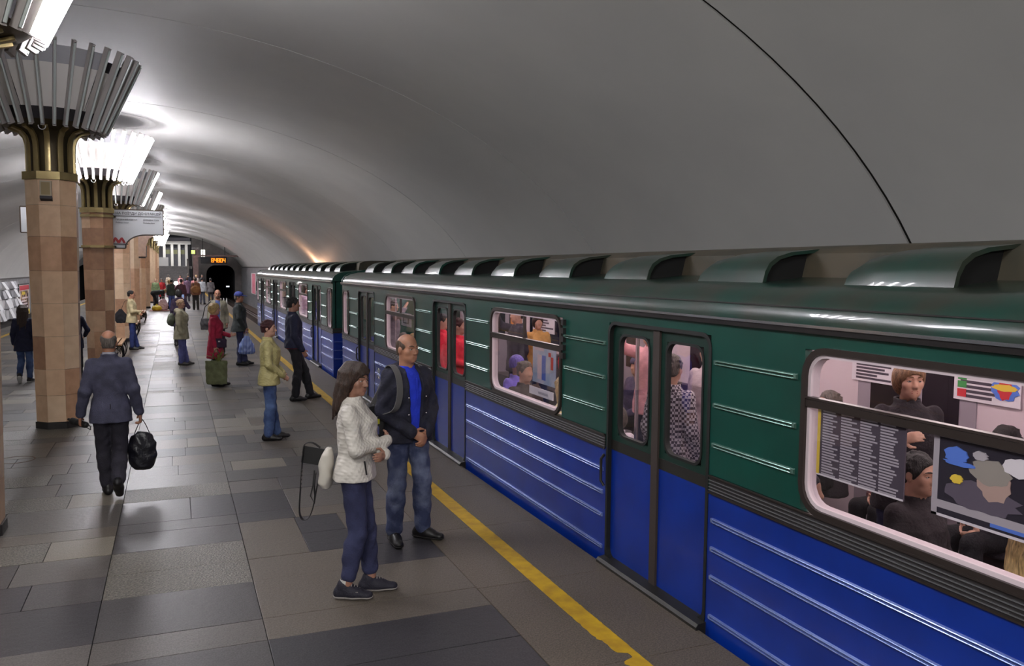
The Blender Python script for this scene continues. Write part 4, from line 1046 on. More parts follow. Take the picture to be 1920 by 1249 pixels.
def garment_top(V, J, sp, fem, wd, infl=0., hem=.86, flare=1.0, neckz=1.47, bulk=1.0):
    w_ = wd; T = [(hem, .180*w_*flare, .130*flare*bulk, -.004), ((hem+1.06)/2, .176*w_*(1+flare)/2, .127*(1+flare)/2*bulk, -.002), (1.08, .150*w_, .113*bulk, .005), (1.22, .158*w_, .118*bulk, .008), (1.33, .166*w_, .116*bulk, .006), (1.40, .150*w_, .096*bulk, -.004), (1.45, .105*w_, .076, -.01), (neckz, .075, .066, -.012)]
    if fem: T = [(z, a*(.98 if z < .95 else .95)*(.95 if .98 < z < 1.15 else 1), b_*(1.08 if 1.2 < z < 1.36 else .97), cy+(.012 if 1.2 < z < 1.36 else 0)) for z, a, b_, cy in T]
    if 'shift' in sp:  # slide the torso with height: (x, y) at the top
        sx, sy = sp['shift']; T = [(z, a, b_, cy+sy*(z-.95)/.5, sx*(z-.95)/.5) for z, a, b_, cy in T]
    V.loft([(z, a+infl, b_+infl, *r) for z, a, b_, *r in T], .02)
def sleeve(V, J, S, r=(.066, .056, .046), cut=.0, infl=0.):
    sh, el, wr = np.array(J['sh'+S]), np.array(J['el'+S]), np.array(J['wr'+S]); wr = el+(wr-el)*(1-cut)
    V.cone(sh, el, r[0]+infl, r[1]+infl, .04); V.cone(el, wr, r[1]+infl, r[2]+infl, .025)
def legs(V, J, r=(.088, .064, .056), hem=.07, hip=True, k=.03):
    for S in 'RL':
        hp, kn, an = (np.array(J[q+S], float) for q in ('hip', 'kn', 'an'))
        V.cone(hp, kn, r[0], r[1], k); b = an+nrm(kn-an)*(hem-.03); V.cone(kn+(0, 0, 0), b, r[1], r[2], .02); V.cone(kn+(an-kn)*.25+(0, -.012, 0), kn+(an-kn)*.45+(0, -.012, 0), r[1]*.98, (r[1]+r[2])/2, .03)
def pelvis(V, J, wd, infl=0.): 
    pc = (np.array(J['hipR'])+np.array(J['hipL']))/2
    V.ell(pc+(0, -.008, .03), (.158*wd+infl, .118+infl, .13), .03)
def shoe_mesh(J, S, h, sc, style='shoe', toe=None):
    an = np.array(J['an'+S], float); a = math.radians(J['toe'+S]); f = np.array((math.sin(a), math.cos(a), 0.)); pit = J.get('lift'+S, 0.)
    f = np.array((f[0]*math.cos(pit), f[1]*math.cos(pit), -math.sin(pit))); up = nrm(np.cross(np.cross(f, (0, 0, 1)), f)); z0 = an-up*.085*1.0
    V = Vol(an-(.3, .3, .2), an+(.3, .3, .13), h); q = lambda x, z: z0+f*x+up*z
    V.cone(q(-.055, .04), q(.05, .045), .043, .045, .02); V.cone(q(.05, .04), q(.160, .032), .047, .041, .03, up, .72); V.cone(q(-.04, .06), q(-.02, .105), .043, .046, .02); V.cone(q(0, .08), q(.09, .05), .04, .034, .03)
    # flat sole
    ax = [V.lo[i]+V.h*np.arange(V.n[i]) for i in range(3)]
    D = (ax[0][:, None, None]-z0[0])*up[0]+(ax[1][None, :, None]-z0[1])*up[1]+(ax[2][None, None, :]-z0[2])*up[2]
    V.d = np.maximum(V.d, (-D+.001).astype(np.float32))
    sole = Vol(V.lo, V.lo+V.h*(V.n-1), h) if style == 'sneaker' else None
    if sole is not None:
        sole.n = V.n; sole.d = np.maximum(V.d-.006, np.maximum((-D).astype(np.float32), (D-.022).astype(np.float32)))
        return V.mesh('shoe', sc), sole.mesh('sole', sc)
    return V.mesh('shoe', sc), None
NP = [0]
def person(label, loc, face, H=1.75, sp=None, group=None, vox=.012, **kw):
    """build one figure; kw: J pose overrides, skin, top, legs_m, shoes, hair ..."""
    sp = dict(sp or {}); sp.update(kw); NP[0] += 1; sd = NP[0]
    J = dict(DEF); J.update(sp.get('J', {})); fem = sp.get('fem', False); wd = sp.get('wd', 1.0); sc = H/1.76
    drop = sp.get('drop', 0.)
    root = thing('person', label, 'person', (loc[0], loc[1], (loc[2] if len(loc) > 2 else .002)-drop*sc), math.radians(face-90), group)
    bv = sp.get('bvox', vox); fine = bv < .0095
    lo, hi = (-.48, -.5, drop-.03), (.48, .62, 1.82)
    yaw, pit = math.radians(sp.get('yaw', 0)), math.radians(sp.get('pitch', 0)); Rh = rotm(yaw, pit, math.radians(sp.get('roll', 0)))
    sm = sp.get('skin', SK)
    B = Vol(lo, hi, bv)
    B.loft([(.92, .14*wd, .10, 0), (1.08, .12*wd, .085, 0), (1.3, .145*wd, .085, 0), (1.42, .12*wd, .06, -.01), (1.46, .06, .05, -.01)], .02) if not sp.get('bend') else None
    for S, s_ in (('R', 1), ('L', -1)):
        sleeve(B, J, S, (.045, .038, .027))
        wr, el = np.array(J['wr'+S]), np.array(J['el'+S]); hd = sp.get('hand'+S) or {}
        d = hd.get('d', nrm(wr-el)); n = hd.get('n', (-s_, 0, 0)); th = hd.get('t', (0, 1, 0))
        if fine or sp.get('hands', True): hand(B, wr, d, n, th, hd.get('curl', J['curl']), 1.0 if not fem else .92)
    legs(B, J, (.07, .05, .04), .04)
    if not sp.get('bend'): pelvis(B, J, .85*wd)
    else: B.cone((np.array(J['hipR'])+J['hipL'])/2, J['neck'], .11, .10, .03)
    Hp = build_head(B, J, Rh, sp.get('hs', 1.0), fem, fine)
    link('body', B.mesh('body', sc), sm, root)
    P3 = lambda v: tuple(np.array(v)*sc)
    if fine:
        for s_ in (-1, 1):
            eo = link('eye', MB().sphere(P3(Hp(s_*.031, .0790, .102)), .0118*sc, 12, 8).mesh('eye'), m_eye, root)
            link('iris', MB().sphere(P3(Hp(s_*.031+sp.get('gaze', 0), .0875, .102)), .0056*sc, 10, 6).mesh('iris'), m_iris, eo)
            link('eyelid', MB().tube([P3(Hp(s_*x_, y_, z_)) for x_, y_, z_ in ((.016, .087, .104), (.024, .0915, .1085), (.036, .0905, .1085), (.046, .080, .103))], .0042*sc, 6).mesh('eyelid'), sm, root)
            link('eyebrow', MB().tube([P3(Hp(s_*x_, y_, z_)) for x_, y_, z_ in ((.012, .1005, .124), (.026, .0985, .129), (.040, .091, .129), (.050, .079, .124))], [.0035*sc, .0045*sc, .004*sc, .002*sc], 6).mesh('eyebrow'), sp.get('browm', sp.get('hairm', m_iris)), root)
        lp = Vol(Hp(0, .08, .03)-.06, Hp(0, .08, .03)+.06, .003)
        lp.cone(Hp(-.018, .0895, .036), Hp(.018, .0895, .036), .0055, .0055, .004).cone(Hp(-.016, .0885, .0255), Hp(.016, .0885, .0255), .0062, .0062, .002); link('lips', lp.mesh('lips', sc), sp.get('lipm', m_lip), root)
    # --- hair or hat
    hm = sp.get('hairm'); ht = sp.get('hair', 'short'); hs = sp.get('hs', 1.0)
    if hm and ht != 'none':
        V = Vol(Hp(0, 0, .1)-(.25, .25, .46), Hp(0, 0, .1)+(.25, .25, .2), min(vox, .008) if fine else vox*.8)
        E = lambda c, r, k=.02, sub=False: V.ell(Hp(*c), np.array(r)*hs, k, Rh, sub)
        t = {'short': .010, 'crop': .004, 'fringe': .003}.get(ht, .018)
        E((0, -.008, .132), (.076+t, .096+t, .084+t))
        E((0, -.05, .08), (.062+t, .05+t, .07))
        if ht in ('short', 'crop', 'fringe'):
            E((0, .085, .06), (.078, .085, .095), .012, True); E((0, .12, .13), (.07, .06, .035), .02, True); V.d = np.maximum(V.d, 0)*0+V.d
            for s_ in (-1, 1): E((s_*.085, .005, .08), (.02, .03, .04), .006, True)
            E((0, -.03, -.01), (.2, .2, .05), .01, True)
        if ht in ('short', 'crop') and vox < .02:
            r_ = random.Random(sd+5); q_ = .006 if ht == 'crop' else .013
            for _ in range(70):
                a_, b_ = r_.uniform(0, 2*PI), r_.uniform(-.1, 1.); cr = math.sqrt(max(.02, 1-b_*b_)); x_, y_, z_ = .083*math.cos(a_)*cr, -.008+.100*math.sin(a_)*cr, .132+.088*b_
                if y_ > .03 and z_ < .185: continue
                if y_ > -.02 and z_ < .12: continue
                V.cone(Hp(x_, y_, z_), Hp(x_*1.03+r_.uniform(-.02, .02), y_*1.0-.018, z_+.006), q_, q_*.5, .006)
        if ht == 'fringe': E((0, .07, .185), (.074, .19, .085), .010, True)
        if ht in ('bob', 'curly', 'long', 'tied'):
            E((0, -.03, .08), (.088+t*.3, .085, .10), .03)
            E((0, .085, .058), (.062, .075, .085), .014, True)
        if ht == 'curly':
            r_ = random.Random(sd)
            for _ in range(46):
                a_, b_ = r_.uniform(0, 2*PI), r_.uniform(-.25, 1.); x_, y_, z_ = .088*math.cos(a_)*math.sqrt(max(.05, 1-b_*b_*.8)), -.015+.10*math.sin(a_)*math.sqrt(max(.05, 1-b_*b_*.8)), .115+.10*b_
                if y_ > .055 and z_ < .16: continue
                V.cone(Hp(x_, y_, z_), Hp(x_*1.04, y_*1.04, z_-.01), .022, .02, .012)
        if ht == 'long':
            r_ = random.Random(sd); ln = sp.get('hairlen', .30); back = sp.get('hairback', 0.); nst = 44 if fine else 22
            for i in range(nst):
                u = i/(nst-1)*2-1; a_ = u*PI*.60-PI/2; ca, sa = math.cos(a_), math.sin(a_); k_ = r_.uniform(.96, 1.06); l2 = ln*r_.uniform(.78, 1.06)*(1 if abs(u) < .7 else .8); fl = r_.uniform(-.02, .02)
                pts = [(ca*.045, sa*.06-.01, .205), (ca*.080*k_, sa*.098*k_-.012, .15), (ca*.092*k_, sa*.108*k_-.018, .07), (ca*.090*k_+fl*.5, sa*.10*k_-.03-back*.4, -.02), (ca*.098+fl, sa*.095-.04-back+fl*.5, .10-l2)]
                rs_ = (.020, .020, .019, .016, .006) if fine else (.028, .028, .028, .024, .012)
                for q in range(4): V.cone(Hp(*pts[q]), Hp(*pts[q+1]), rs_[q], rs_[q+1], .008)
            for s_ in (-1, 1):
                for w_ in (0, .012): V.cone(Hp(s_*.008, .062-w_, .212), Hp(s_*.058, .070-w_, .165), .014, .014, .012); V.cone(Hp(s_*.058, .070-w_, .165), Hp(s_*.083, .030-w_, .09), .014, .012, .012)
        if ht == 'hat':
            E((0, -.005, .145), (.094, .112, .10))
            V.d = np.maximum(V.d, 0)*0+V.d
            E((0, .09, .04), (.09, .085, .09), .01, True); E((0, 0, -.02), (.2, .2, .09), .01, True)
        link('hair' if ht != 'hat' else 'hat', V.mesh('hair', sc, fold=.0025 if fine else 0, seed=sd), hm, root)
        if ht == 'short' and sp.get('capm'):
            C = Vol(Hp(0, 0, .1)-(.25, .25, .2), Hp(0, 0, .1)+(.25, .25, .22), min(vox, .008))
            C.ell(Hp(0, -.006, .155), np.array((.092, .112, .085))*hs, .02, Rh); C.ell(Hp(0, 0, .085), (.2, .2, .045), .005, Rh, True)
            C.cone(Hp(0, .08, .148), Hp(0, .165, .132), .062, .05, .012, Rh@np.array((0, .2, 1.)), .14); link('cap', C.mesh('cap', sc), sp['capm'], root)
    # --- trousers or skirt
    lm = sp.get('legs_m')
    if lm:
        V = Vol((-.35, -.5, drop-.03), (.35, .62, 1.12), vox); r = sp.get('leg_r', (.092, .070, .066) if not fem else (.092, .068, .058))
        legs(V, J, r, sp.get('leg_hem', .055)); 
        if not sp.get('bend'): pelvis(V, J, wd*1.0, .004); V.below(1.08)
        link('trousers', V.mesh('trousers', sc, fold=sp.get('lfold', .0045 if vox < .014 else .003), seed=sd+3), lm, root)
    if sp.get('skirt'):
        m_, hem, fl = sp['skirt']; V = Vol((-.4, -.4, hem-.05), (.4, .4, 1.1), vox); V.loft([(hem, .16*fl, .14*fl), (.9, .165, .125), (1.05, .13, .1)], .02); link('skirt', V.mesh('skirt', sc, fold=.004, seed=sd), m_, root)
    # --- shoes
    if sp.get('shoes') and drop < .4:
        for S in 'RL':
            me, so = shoe_mesh(J, S, min(vox, .009), sc, sp.get('shoe_style', 'shoe')); o = link('shoe', me, sp['shoes'], root)
            if so: link('sole', so, sp.get('solem', m_white), o)
            if fine:   # laces over the instep
                an = np.array(J['an'+S], float); a = math.radians(J['toe'+S]); f = np.array((math.sin(a), math.cos(a), 0)); r_ = np.array((f[1], -f[0], 0)); b = MB()
                for u, zz in ((.045, .116), (.065, .104), (.085, .092), (.102, .082)):
                    c_ = an-(0, 0, .085)+f*u; b.tube([P3(c_-r_*.026+(0, 0, zz-.016)), P3(c_+(0, 0, zz)), P3(c_+r_*.026+(0, 0, zz-.016))], .0035*sc, 5)
                link('laces', b.mesh('laces'), sp.get('lacem', m_soleg), o)
    # --- jacket, coat or shirt
    tm = sp.get('top')
    if tm:
        V = Vol((-.5, -.5, max(.2, drop)), (.5, .62, 1.62), vox); hem = sp.get('hem', .84)
        if sp.get('bend'):
            pc = (np.array(J['hipR'])+J['hipL'])/2; V.cone(pc+(0, 0, .02), J['neck'], .15, .13, .03); V.cone(J['shR'], J['shL'], .09, .09, .05)
        else:
            garment_top(V, J, sp, fem, wd, .012, hem, sp.get('flare', 1.03), 1.475, sp.get('bulk', 1.05))
        for S in 'RL': sleeve(V, J, S, sp.get('arm_r', (.066, .058, .050) if not fem else (.060, .053, .046)), sp.get('cuff', .04))
        if sp.get('hood'):
            V.ell((0, -.10, 1.45), (.13, .075, .07), .03); V.cone((-.08, -.03, 1.47), (-.06, .06, 1.42), .03, .022, .02); V.cone((.08, -.03, 1.47), (.06, .06, 1.42), .03, .022, .02)
        if sp.get('collar') == 'low':
            V.cone((.085, -.03, 1.47), (.05, .085, 1.44), .026, .02, .02); V.cone((-.085, -.03, 1.47), (-.05, .085, 1.44), .026, .02, .02); V.cone((.085, -.04, 1.47), (-.085, -.04, 1.47), .026, .026, .02)
            V.loft([(1.45, .066, .066, -.006), (1.56, .07, .075, -.0)], .01, True)
        elif sp.get('collar', True) and not sp.get('bend'):
            V.loft([(1.44, .088, .082, -.014), (1.485, .080, .076, -.018), (1.515, .078, .074, -.022)], .015); V.loft([(1.475, .064, .060, -.012), (1.56, .066, .064, -.016)], .004, True)
            V.cone((0, .10, 1.50), (0, .10, 1.46), .035, .015, .006, sub=True)
        op = sp.get('open')
        if op: V.cone((op[2] if len(op) > 2 else 0, .16, 1.50), (op[2] if len(op) > 2 else 0, .18, hem-.1), op[0], op[1], .008, (0, 1, 0), 2.2, True)
        link(sp.get('top_name', 'jacket'), V.mesh('jacket', sc, fold=sp.get('fold', .0045 if vox < .014 else .003), seed=sd), tm, root)
        if sp.get('shirt'):
            V = Vol((-.25, -.2, .8), (.25, .3, 1.55), vox); V.loft([(hem+.06, .14*wd, .118, .006), (1.08, .14*wd, .112, .008), (1.3, .15*wd, .118, .008), (1.42, .12*wd, .088, .0), (1.47, .07, .064, -.01), (1.495, .066, .062, -.014)], .02)
            V.loft([(1.47, .054, .052, -.01), (1.56, .056, .054, -.014)], .004, True); V.cone((0, .1, 1.5), (0, .12, 1.42), .03, .006, .006, sub=True)
            link('shirt', V.mesh('shirt', sc, fold=.003, seed=sd), sp['shirt'], root)
    root['_sc'] = sc
    def at(*v):   # a point of the figure's own space in the world
        a = math.radians(face-90); x, y, z = [q*sc for q in v]
        return (loc[0]+x*math.cos(a)-y*math.sin(a), loc[1]+x*math.sin(a)+y*math.cos(a), z+root.location.z)
    def extra(name, mb, m, **k): mb.v = [tuple(q*sc for q in v) for v in mb.v]; return obj(name, mb, m, root, **k)
    del root['_sc']
    return root, at, extra
# ------------------------------------------------------------------ people on the platform
m_jean = mat('denim', sc8(44, 62, 104), .85, col2=sc8(92, 116, 160), nscale=5, bump=.3, bscale=90, ramp=(.4, .75))
m_jeand = mat('denim_dark', sc8(34, 36, 66), .85, col2=sc8(54, 58, 92), nscale=5, bump=.3, bscale=90)
m_jeanf = mat('denim_faded', sc8(52, 60, 92), .85, col2=sc8(122, 130, 156), nscale=5.5, bump=.3, bscale=90, ramp=(.42, .72))
m_shoe = mat('shoe_black', sc8(20, 18, 20), .45); m_shoeg = mat('shoe_grey', sc8(78, 74, 72), .6); m_sneak = mat('sneaker_navy', sc8(28, 26, 40), .7, bump=.3, bscale=90); m_soleg = mat('sole_grey', sc8(150, 144, 140), .6)
m_blk = cloth('black', (22, 21, 26)); m_navy = cloth('navy', (24, 26, 48)); m_suit = cloth('suit', (58, 58, 76), bs=140); m_strap = mat('strap_black', sc8(18, 17, 18), .6)
m_nyl = cloth('bag_charcoal', (54, 52, 54), bs=120)
hb, hbk, hgr, hbl, hrd = hairm('brown', (52, 36, 28)), hairm('black', (24, 20, 20)), hairm('grey', (96, 88, 82)), hairm('blond', (178, 150, 100)), hairm('redbrown', (58, 24, 28))
def bag_mesh(name, prims, h=.012, sc=1., fold=.006, seed=1, lo=(-.4, -.4, -.6), hi=(.4, .4, .4)):
    V = Vol(lo, hi, h)
    for p in prims:
        if p[0] == 'e': V.ell(p[1], p[2], p[3] if len(p) > 3 else .03)
        elif p[0] == 'l': V.loft(p[1], .02)
        elif p[0] == 'b': V.box(p[1], p[2], .02, False)
        else: V.cone(p[1], p[2], p[3], p[4], .03, *(p[5:] if len(p) > 5 else ()))
    return V.mesh(name, sc, fold, seed)
# --- the woman in the white quilted jacket
def quilt(name, c):
    m = mat(name, c, .6, col2=tuple(x*.94 for x in c), nscale=20)
    nt = m.node_tree; N = nt.nodes.new; L = nt.links.new; b = nt.nodes['Principled BSDF']
    tc = N('ShaderNodeTexCoord'); ws = []
    for ang in (.7, -.7):
        mp = N('ShaderNodeMapping'); mp.inputs['Rotation'].default_value = (ang, ang, 0); L(tc.outputs['Object'], mp.inputs['Vector'])
        wv = N('ShaderNodeTexWave'); wv.inputs['Scale'].default_value = 13; wv.inputs['Distortion'].default_value = .6; wv.bands_direction = 'Z'; L(mp.outputs['Vector'], wv.inputs['Vector']); ws.append(wv)
    mn = N('ShaderNodeMath'); mn.operation = 'MULTIPLY'; L(ws[0].outputs['Fac'], mn.inputs[0]); L(ws[1].outputs['Fac'], mn.inputs[1])
    bp = N('ShaderNodeBump'); bp.inputs['Strength'].default_value = .3; bp.inputs['Distance'].default_value = .012; L(mn.outputs[0], bp.inputs['Height']); L(bp.outputs['Normal'], b.inputs['Normal'])
    return m
m_quilt = quilt('quilted_white', sc8(206, 200, 192)); m_quiltg = quilt('quilted_green', sc8(176, 166, 112))
JW = dict(elR=(.225, .05, 1.15), wrR=(-.03, .235, 1.17), elL=(-.215, .08, 1.15), wrL=(.10, .235, 1.09), anR=(.07, -.06, .085), anL=(-.08, .10, .085), knR=(.075, .03, .50), knL=(-.08, .07, .50), toeR=4, toeL=-8, curl=.3)
pw, at, ex = person('woman in a short white quilted jacket and dark jeans, arms crossed, long brown hair', (1.17, 5.80), -22, 1.70, fem=True, vox=.0075, bvox=.005, J=JW, skin=SKD, hairm=hb, hair='long', hairlen=.30, hairback=.035, yaw=-30, pitch=-3,
    handL=dict(d=(1, -.25, .05), n=(0, -1, 0), t=(0, .2, 1), curl=.35), handR=dict(d=(-1, -.1, .1), n=(0, -1, 0), t=(0, .2, 1), curl=.3),
    top=m_quilt, hem=.90, flare=1.08, legs_m=m_jeand, leg_hem=.13, leg_r=(.092, .070, .060), shoes=m_sneak, shoe_style='sneaker', solem=m_soleg, wd=1.0, cuff=.02)
ex('zip_pull', MB().bar((.168, .10, 1.06), (.172, .115, .96), .006, .010), m_strap)
ex('ankle_sock', MB().lathe([(.040, .10), (.043, .145)], 14, .07, -.06), m_white)
for q, (xa, ya_, xb, yb_) in enumerate(((.113, .0, .114, .045), (.114, .045, .113, .01), (.113, .01, .112, .055))): ex('shoe_emblem', MB().bar((xa+.004, ya_-.02, .035+.03*(q % 2)), (xb+.004, yb_-.02, .065-.03*(q % 2)), .004, .006), m_soleg)
bg = thing('shoulder_bag', 'white bag with long black strap behind the woman in white', 'bag', at(.02, -.20, 1.0), math.radians(-22-90))
link('bag_body', bag_mesh('bag_body', [('l', [(-.17, .06, .03, -.01), (-.13, .085, .045, -.015), (.0, .09, .05, -.01), (.08, .075, .04, 0), (.12, .04, .02, .01)])], .008, 1., .005), mat('bag_white', sc8(196, 190, 180), .6), bg)
obj('bag_flap', MB().bar((.0, -.085, .12), (.0, -.105, .0), .17, .012, (1, 0, 0)), m_strap, bg)
def band(pts, w_, t=.004, side=(1, 0, 0)):
    b = MB(); c_ = [Vector(p) for p in pts]; s_ = Vector(side).normalized(); vs = []; pts = []
    for i in range(len(c_)-1):
        p0, p1, p2, p3 = c_[max(i-1, 0)], c_[i], c_[i+1], c_[min(i+2, len(c_)-1)]
        for q in range(4):
            u = q/4; pts.append(.5*((2*p1)+(p2-p0)*u+(2*p0-5*p1+4*p2-p3)*u*u+(3*p1-p0-3*p2+p3)*u**3))
    pts.append(c_[-1])
    for i, p in enumerate(pts):
        d = (pts[min(i+1, len(pts)-1)]-pts[max(i-1, 0)]).normalized(); n = d.cross(s_).normalized()
        vs += [p+s_*w_/2+n*t/2, p-s_*w_/2+n*t/2, p-s_*w_/2-n*t/2, p+s_*w_/2-n*t/2]
    fs = [(0, 1, 2, 3), tuple(4*(len(pts)-1)+q for q in (3, 2, 1, 0))]
    for i in range(len(pts)-1):
        for q in range(4): fs.append((4*i+q, 4*i+(q+1) % 4, 4*i+4+(q+1) % 4, 4*i+4+q))
    return b.add(vs, fs)
obj('strap', band([(.0, -.05, .12), (.02, -.10, .16), (.02, -.155, .15), (.02, -.17, .08), (.02, -.185, -.10), (.02, -.20, -.30), (.02, -.195, -.37), (.02, -.17, -.40), (.02, -.13, -.38), (.02, -.10, -.30), (.03, -.085, -.22), (.03, -.09, -.16), (.02, -.08, -.06)], .032), m_strap, bg)
obj('thin_strap', MB().tube([(.02, -.09, -.04), (.03, -.10, -.15), (.04, -.115, -.22), (.03, -.09, -.28), (.02, -.08, -.20), (.02, -.06, -.1)], .005, 6), m_strap, bg)
b = MB()
for q in range(7): b.box((.012, -.1772-.0012*q, .02-.03*q), (.028, -.1752-.0012*q, .035-.03*q))
obj('strap_print', b, m_soleg, bg)
# --- the man in the open dark jacket and blue shirt
m_shirt = cloth('shirt_blue', (30, 52, 190), (36, 60, 210)); m_djack = cloth('jacket_dark', (24, 24, 38), (34, 34, 52), bump=.45, bs=30)
JB = dict(elR=(.232, -.01, 1.13), wrR=(.075, .20, .965), elL=(-.232, .0, 1.13), wrL=(-.075, .20, .955), anR=(.13, .0, .085), anL=(-.13, .03, .085), knR=(.115, .03, .5), knL=(-.115, .05, .5), toeR=14, toeL=-32, curl=.8)
pb, at, ex = person('bald man in an open dark jacket over a blue shirt, faded jeans, hands clasped', (1.84, 6.86), -76, 1.81, vox=.0075, bvox=.005, J=JB, skin=SKT, hairm=hairm('stubble', (84, 66, 54)), hair='fringe', yaw=12, wd=1.05, gaze=.002,
    handR=dict(d=(-.75, .35, -.45), n=(-.4, -.8, 0), t=(0, .3, 1), curl=.7), handL=dict(d=(.55, .30, -.75), n=(.4, -.8, 0), t=(0, .6, .8), curl=.6),
    top=m_djack, hem=.86, flare=1.08, hood=True, collar='low', open=(.074, .034, -.01), shirt=m_shirt, legs_m=m_jeanf, leg_r=(.10, .076, .070), shoes=m_shoe, shoe_style='sneaker', solem=mat('sole_black', sc8(30, 27, 27), .7), lacem=mat('lace_grey', sc8(84, 80, 78), .7), cuff=.0, arm_r=(.070, .062, .052), bulk=1.1, fold=.006)
for z in (1.24, 1.10, .98): ex('snap_button', MB().sphere((.062, .142, z), .008, 8, 6), m_steel); ex('snap_button', MB().sphere((-.105, .135, z), .008, 8, 6), m_steel)
ex('shirt_placket', MB().box((-.026, .128, 1.22), (-.012, .137, 1.40)), m_shirt)
m_gray = mat('strap_grey', sc8(88, 86, 86), .7)
bp = thing('backpack', 'charcoal shoulder bag hanging beside the bald man in the dark jacket', 'bag', at(.27, -.13, 1.02), math.radians(-76-90))
link('bag_body', bag_mesh('bag_body', [('l', [(-.30, .10, .09), (-.22, .12, .10), (0, .125, .105), (.10, .11, .09), (.16, .06, .05)])], .011, 1., .004), m_nyl, bp)
obj('bag_flap', MB().prism([(-.12, .02), (.12, .02), (.115, .09), (.07, .155), (-.07, .155), (-.115, .09)], 'y', .095, .112), m_strap, bp)
obj('buckle', MB().box((-.02, .112, .0), (.02, .12, .05)), mat('buckle_yellow', sc8(190, 186, 60), .5), bp); obj('buckle_tab', MB().box((-.016, .11, -.09), (.016, .118, -.02)), m_steel, bp)
obj('strap', band([(.0, .02, .15), (-.10, .0, .30), (-.135, .01, .42), (-.135, .08, .487), (-.135, .16, .485), (-.13, .245, .42), (-.125, .285, .32), (-.115, .288, .22), (-.08, .27, .13), (-.02, .16, .08), (.02, .09, .02)], .055, .008), m_gray, bp)
# --- the man in the suit walking away
JS = dict(elR=(.225, -.05, 1.13), wrR=(.275, .02, .875), elL=(-.235, -.07, 1.13), wrL=(-.285, .0, .885), anL=(-.05, .10, .085), knL=(-.08, .10, .50), anR=(.055, -.24, .20), knR=(.08, .04, .50), toeR=6, toeL=-6, liftR=.75, curl=.9, hipR=(.085, 0, .93))
ps, at, ex = person('balding man in a dark suit walking away with a black bag in his right hand', (-.64, 9.30), 93, 1.72, vox=.009, bvox=.0065, J=JS, skin=SKT, hairm=hgr, hair='fringe', wd=1.0, top=m_suit, hem=.80, flare=1.10, legs_m=cloth('trouser_charcoal', (34, 32, 42)), shoes=m_shoe, arm_r=(.066, .058, .050), collar=True, fold=.004, yaw=-4,
    handR=dict(d=(.1, .1, -1), n=(-1, 0, 0), t=(0, 1, 0), curl=.9), handL=dict(d=(-.05, .2, -1), n=(1, 0, 0), t=(0, 1, 0), curl=.8), leg_r=(.098, .074, .070))
ex('back_vent', MB().box((-.004, -.150, .80), (.004, -.140, 1.0)), m_blk)
ex('shirt_collar', MB().lathe([(.066, 1.50), (.062, 1.535), (.058, 1.535), (.06, 1.5)], 16, 0, -.02), cloth('collar_white', (150, 150, 160)))
bg = thing('plastic_bag', 'black plastic carrier bag in the right hand of the suited man', 'bag', at(.295, .03, .76), math.radians(3))
link('bag_body', bag_mesh('bag_body', [('l', [(-.50, .08, .05), (-.46, .115, .08), (-.36, .14, .09), (-.22, .135, .085), (-.14, .10, .06), (-.10, .05, .04)])], .01, 1., .008, 4), mat('bag_black', sc8(20, 20, 28), .35, bump=.5, bscale=22), bg)
obj('handle', band([(.085, 0, -.16), (.05, 0, -.06), (.012, 0, .02), (-.012, 0, .02), (-.05, 0, -.06), (-.085, 0, -.16)], .05, .006, (0, 1, 0)), mat('bag_black', sc8(20, 20, 28)), bg)
cp = thing('black_pouch', 'small rolled black pouch in the left hand of the suited man', 'pouch', at(-.30, .06, .80), math.radians(-50))
link('pouch_body', bag_mesh('pouch_body', [('c', (-.10, 0, .0), (.10, 0, -.02), .036, .03)], .008, 1., .006, 2), m_strap, cp); obj('handle', MB().tube([(-.17, 0, .012), (-.11, 0, .004)], .014, 8), m_shoe, cp); obj('strap', MB().tube([(.10, 0, -.01), (.16, .01, -.03), (.15, .02, -.07), (.10, 0, -.04)], .005, 6), m_strap, cp)
# --- the woman in the green quilted jacket
JF = dict(elR=(.23, .0, 1.13), wrR=(.10, .20, .95), elL=(-.22, .02, 1.13), wrL=(-.06, .2, .97), anR=(.07, -.02, .085), anL=(-.08, .09, .085), toeR=6, toeL=-12, curl=.6)
pg, at, ex = person('woman in a pale green quilted jacket and blue jeans, short dark red hair', (1.17, 11.62), -8, 1.66, fem=True, vox=.010, bvox=.0065, J=JF, skin=SK, hairm=hrd, hair='short', yaw=-12, top=m_quiltg, hem=.82, flare=1.10, legs_m=m_jean, shoes=m_shoe, wd=1.12, leg_hem=.05, leg_r=(.10, .074, .070),
    handR=dict(d=(-.5, .6, -.5), n=(-.5, -.6, 0), t=(0, .4, .9), curl=.6), handL=dict(d=(.7, .3, -.5), n=(0, -1, 0), t=(0, .3, 1), curl=.6))
ex('pocket_flap', MB().bar((.20, .06, .97), (.19, .10, .93), .012, .09), m_quiltg)
# --- the tall man in navy and black
JN = dict(elR=(.235, -.04, 1.12), wrR=(.215, .10, .875), anR=(.09, .0, .085), anL=(-.09, .30, .085), knR=(.095, .05, .5), knL=(-.095, .21, .5), toeR=4, toeL=-8)
pn, at, ex = person('tall man in a navy jacket with red hem and black trousers, short dark hair', (1.93, 14.95), 6, 1.86, vox=.010, bvox=.0075, J=JN, skin=SKD, hairm=hbk, hair='short', yaw=-6, top=m_navy, hem=.90, flare=.98, legs_m=m_blk, shoes=m_shoe, wd=1.06, fold=.004)
ex('hem_piping', MB().ring([(.18*math.cos(t), .133*math.sin(t)) for t in np.linspace(0, 2*PI, 25)[:-1]], [(.16*math.cos(t), .113*math.sin(t)) for t in np.linspace(0, 2*PI, 25)[:-1]], 'z', .893, .903), cloth('red_piping', (150, 36, 44)))
